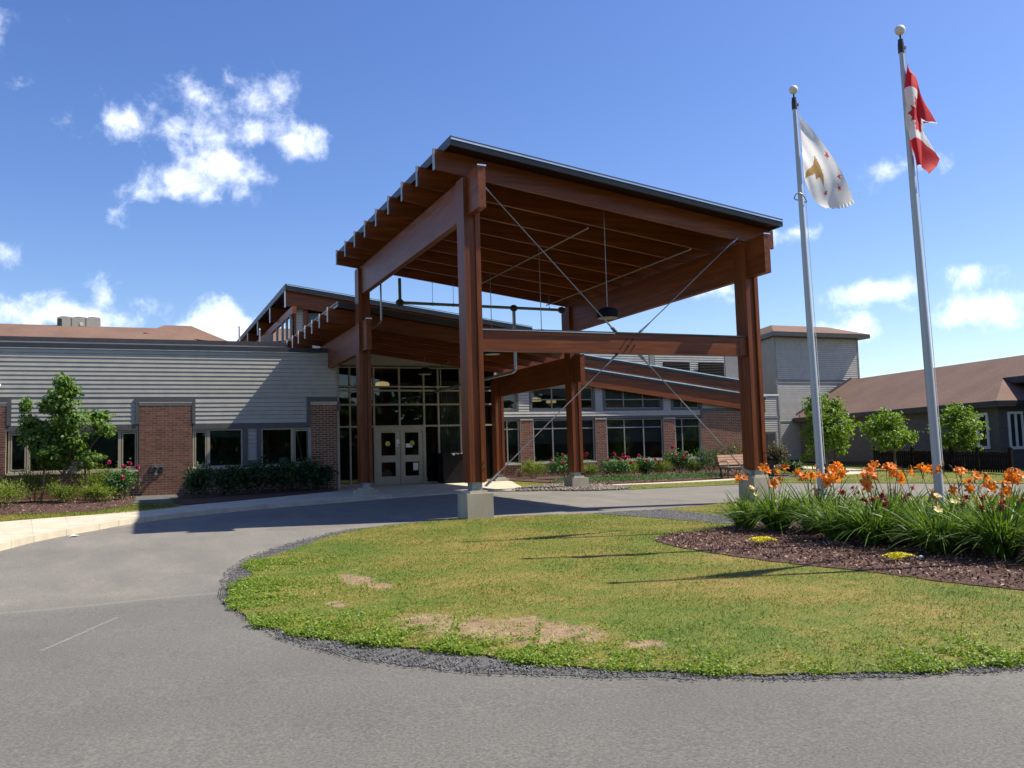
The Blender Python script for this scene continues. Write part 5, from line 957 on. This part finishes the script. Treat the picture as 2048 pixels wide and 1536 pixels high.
for a in [
 ('leafy clump with one pale yellow bloom at the far left end of the bed', 10.0, 13.1, 120, .5, 1, 0, 2), ('clump with orange blooms above its leaves, left of the shorter flagpole', 10.05, 12.35, 170, .6, 5, 0, 1), ('bushy clump with a dense bunch of orange blooms next to the shorter flagpole', 10.35, 11.75, 190, .62, 6, 3, 0),
 ('clump with tall orange blooms just right of the shorter flagpole base', 9.9, 10.75, 170, .58, 6, 2, 0), ('dark leaved clump with deep red blooms right of the first sedum', 9.9, 10.0, 190, .66, 3, 5, 0), ('back row clump with orange blooms behind the deep red ones', 10.75, 10.55, 170, .6, 5, 3, 0),
 ('clump with pale yellow blooms left of the taller flagpole', 10.45, 9.75, 170, .58, 2, 1, 5), ('clump around the foot of the taller flagpole with orange blooms', 10.75, 9.2, 180, .62, 6, 1, 3), ('front clump with drooping pale leaf tips right of the second sedum', 9.85, 8.85, 200, .56, 1, 0, 2),
 ('front clump with red blooms at the right picture edge', 10.05, 8.1, 210, .62, 3, 6, 0), ('clump with the tallest orange bloom right of the taller flagpole', 10.7, 8.55, 190, .62, 5, 2, 1), ('back row clump of plain leaves at the right picture edge', 11.9, 9.2, 180, .55, 0, 1, 2),
 ('back row clump behind the taller flagpole with two orange blooms', 11.7, 10.15, 160, .55, 2, 0, 1), ('far right back row clump with a yellow bloom', 12.4, 9.9, 160, .5, 0, 1, 1), ('low front clump outside the right picture edge', 10.2, 7.2, 190, .55, 2, 2, 1)]: lily(*a)
for lb_, x, y in (('bright yellow sedum patch on the mulch, nearer the shorter flagpole', 8.56, 10.88), ('bright yellow sedum patch on the mulch beside the white stone', 8.76, 8.52)):
    zg = float(g(x, y))+.07; n = 420; a = nr.uniform(0, 6.28, n); q = .2*np.sqrt(nr.uniform(0, 1, n))*(1+.25*np.sin(a*3+x)); C = np.stack([x+q*np.cos(a)*.95, y+q*np.sin(a)*.8, zg+.015+.06*(1-(q/.25)**2)*nr.uniform(.4, 1, n)], 1)
    V, F = leaves(C, np.tile([0, 0, 1.], (n, 1)), .035, .7, .3, .5); o = link('sedum', npmesh('sedum', V, F, SEDUM)); o['label'] = lb_; o['category'] = 'plant'; o['group'] = 'yellow sedum patches'

# ------------------------------------------------------------ grass, weeds, chips, stones
def grass(name, poly, n, h, w, dz, holes=(), cut=None):
    x, y = scatter(poly, n, holes)
    if cut is not None: k = cut(x, y); x, y = x[k], y[k]
    n = len(x); a = nr.uniform(0, 6.283, n); D = np.stack([np.cos(a)*.5, np.sin(a)*.5, np.ones(n)], 1)+nr.normal(0, .2, (n, 3)); ln = h*nr.uniform(.5, 1.3, n)*(1+.35*np.sin(x*2.1+np.sin(y*1.7))*np.sin(y*2.3))
    V, F, m = blades(np.stack([x, y, g(x, y)+dz], 1), D, ln, w*nr.uniform(.7, 1.3, n), .35, 2); return link(name, npmesh(name, V, F, GRASS, attr=np.repeat(nr.uniform(0, 1, n), m)), kind='stuff')
HOLES = (BED, CINDER, [(6.5,17.8),(7.25,17.8),(7.25,18.6),(6.5,18.6)])
def thin(x, y):
    m = np.full(len(x), -9.)
    for cx_, cy_, rx_, ry_ in SOIL: m = np.maximum(m, 1-np.hypot((x-cx_)/rx_, (y-cy_)/ry_))
    m += .45*np.sin(x*17+np.sin(y*11)*2)*np.sin(y*13+x*3)+nr.normal(0, .12, len(x)); return nr.uniform(0, 1, len(x)) < np.clip(.62-m*1.1, .05, 1)
nearp = [(0,3),(14,3),(14,9.5),(0,9.5)]; midp = [(0,9.5),(24,9.5),(24,19),(0,19)]
def within(P): return lambda x, y: inside(x, y, P) & thin(x, y)
grass('grass', LAWN_EDGE, 330000, .034, .0055, .018, HOLES, lambda x, y: (y < 9.5) & (x < 12) & thin(x, y))
grass('grass', LAWN_EDGE, 200000, .036, .008, .018, HOLES, lambda x, y: (y >= 9.5) & (x < 16) & thin(x, y))
grass('grass', [(-4.5,20.5),(-3.4,22.4),(-2.0,23.4),(-.9,23.9),(.25,24.4),(1.3,25.6),(1.1,27.6),(.15,27.7),(-.3,26.5),(-.9,25.6),(-1.7,25.4),(-2.6,25.8),(-4.2,26.4),(-6,25.6)], 15000, .06, .012, .088)
grass('grass', FARLAWN, 260000, .05, .014, .012, (BED_R, lf+rt[::-1]), lambda x, y: (x < 34) & (y < 34) & (y > 16))
# broad leaved weeds creeping over the lawn edge
E_ = np.array(LAWN_EDGE); nE = len(E_); sel = [i for i in range(nE) if E_[i][1] < 13.5 and E_[i][0] < 9]
NW = 19000; k = nr.choice(sel, NW); f = nr.uniform(0, 1, (NW, 1)); P = E_[k]*(1-f)+E_[(k+1) % nE]*f; T = unit(np.c_[E_[(k+1) % nE]-E_[k], np.zeros(NW)])[:, :2]; NI = np.stack([-T[:, 1], T[:, 0]], 1)
clump = np.clip(.6+.34*np.sin(P[:, :1]*3.1+P[:, 1:]*2.2)+.3*np.sin(P[:, :1]*7.7-P[:, 1:]*5.3+1)+.22*np.sin(P[:, 1:]*13+P[:, :1]*4), 0, 1.2)
P = P+NI*(nr.exponential(.3, (NW, 1))*(.2+1.1*clump)-.1*clump+.05*(1-clump)); C = np.c_[P, g(P[:, 0], P[:, 1])+.01+nr.uniform(0, .05, NW)*clump[:, 0]]
keep = nr.uniform(0, 1, NW) < .04+.9*clump[:, 0]; C = C[keep]
C = (C[:, None, :]+nr.normal(0, .022, (len(C), 5, 3))*np.array([1, 1, .35])).reshape(-1, 3); V, F = leaves(C, np.tile([0, 0, 1.], (len(C), 1)), .024, .7, .3, .55); parts = [(V, F)]
xw, yw = scatter(LAWN_EDGE, 420, HOLES); kk = (xw < 12); xw, yw = xw[kk], yw[kk]; C = np.stack([xw, yw, g(xw, yw)+.04], 1); C = (C[:, None, :]+nr.normal(0, .035, (len(C), 9, 3))*np.array([1, 1, .25])).reshape(-1, 3); parts.append(leaves(C, np.tile([0, 0, 1.], (len(C), 1)), .03, .5, .3, .5))
V, F = join(parts); link('weeds', npmesh('weeds', V, F, LEAF_WEED), kind='stuff')
def pebbles(name, C, s, mat, flat=.7):
    n = len(C); s = (s*nr.uniform(.5, 1.5, n))[:, None]; O = np.array([[1, 0, 0], [0, 1, 0], [-1, 0, 0], [0, -1, 0], [0, 0, flat], [0, 0, -flat]]); a = nr.uniform(0, 6.28, n); R_ = np.stack([np.cos(a), -np.sin(a), np.zeros(n), np.sin(a), np.cos(a), np.zeros(n), np.zeros(n), np.zeros(n), np.ones(n)], 1).reshape(n, 3, 3)
    J = O[None]*nr.uniform(.65, 1.25, (n, 6, 1)); V = (np.einsum('nij,nkj->nki', R_, J)*s[:, None, :]*.5+C[:, None, :]).reshape(-1, 3); f = np.array([[0, 1, 4], [1, 2, 4], [2, 3, 4], [3, 0, 4], [1, 0, 5], [2, 1, 5], [3, 2, 5], [0, 3, 5]]); F = (np.arange(n)[:, None, None]*6+f[None]).reshape(-1, 3); return link(name, npmesh(name, V, F, mat), kind='stuff')
Rd = np.array(ROAD_EDGE); kR = nr.integers(0, len(Rd), 26000); kR = kR[(Rd[kR][:, 1] < 17.5) & (Rd[kR][:, 0] < 6)]; n = len(kR); f = nr.uniform(0, 1, (n, 1)); P = Rd[kR]*(1-f)+Rd[(kR+1) % len(Rd)]*f; T = unit(np.c_[Rd[(kR+1) % len(Rd)]-Rd[kR], np.zeros(n)])[:, :2]
P = P+np.stack([-T[:, 1], T[:, 0]], 1)*np.clip(nr.normal(.13, .13, (n, 1)), -.06, .45); pebbles('gravel', np.c_[P, g(P[:, 0], P[:, 1])+.014], .016, GRAV)
x, y = scatter(CINDER, 2600); pebbles('gravel', np.stack([x, y, g(x, y)+.028], 1), .022, GRAV)
x, y = scatter(ROCKS, 1500, ([(13.9,27.6),(14.6,27.6),(14.6,28.3),(13.9,28.3)],)); pebbles('pebbles', np.stack([x, y, g(x, y)+.03], 1), .1, STONES)
x, y = scatter(BED, 17000); k = x < 12.5; x, y = x[k], y[k]; C = np.stack([x, y, g(x, y)+.032+nr.uniform(0, .03, len(x))], 1); V, F = leaves(C, np.tile([0, 0, 1.], (len(x), 1)), .05, .4, .15, .55); link('bark_chips', npmesh('bark_chips', V, F, CHIPS), kind='stuff')
x, y = scatter(BED_L, 5000); k = x > -4.5; x, y = x[k], y[k]; C = np.stack([x, y, g(x, y)+.115+nr.uniform(0, .02, len(x))], 1); V, F = leaves(C, np.tile([0, 0, 1.], (len(x), 1)), .07, .4, .15, .5); link('bark_chips', npmesh('bark_chips', V, F, CHIPS), kind='stuff')
x, y = scatter(BED_R, 3500); k = y < 32.5; x, y = x[k], y[k]; C = np.stack([x, y, g(x, y)+.045+nr.uniform(0, .02, len(x))], 1); V, F = leaves(C, np.tile([0, 0, 1.], (len(x), 1)), .08, .4, .15, .5); link('bark_chips', npmesh('bark_chips', V, F, CHIPS), kind='stuff')
# the wood across the road, behind the photographer: seen only as dark green reflections in the windows
n = 30000; x = nr.uniform(-90, 110, n); y = -42-nr.uniform(0, 16, n); hmax = 11+2.5*np.sin(x*.21)+1.5*np.sin(x*.53+1); z = nr.uniform(-.5, 1, n)*hmax; C = np.stack([x, y, np.abs(z)-.6], 1); V, F = leaves(C, np.tile([0, 1., .4], (n, 1)), 1.5, .8, .4, .6)
link('woods', npmesh('woods', V, F, LEAF_DARK), kind='stuff')
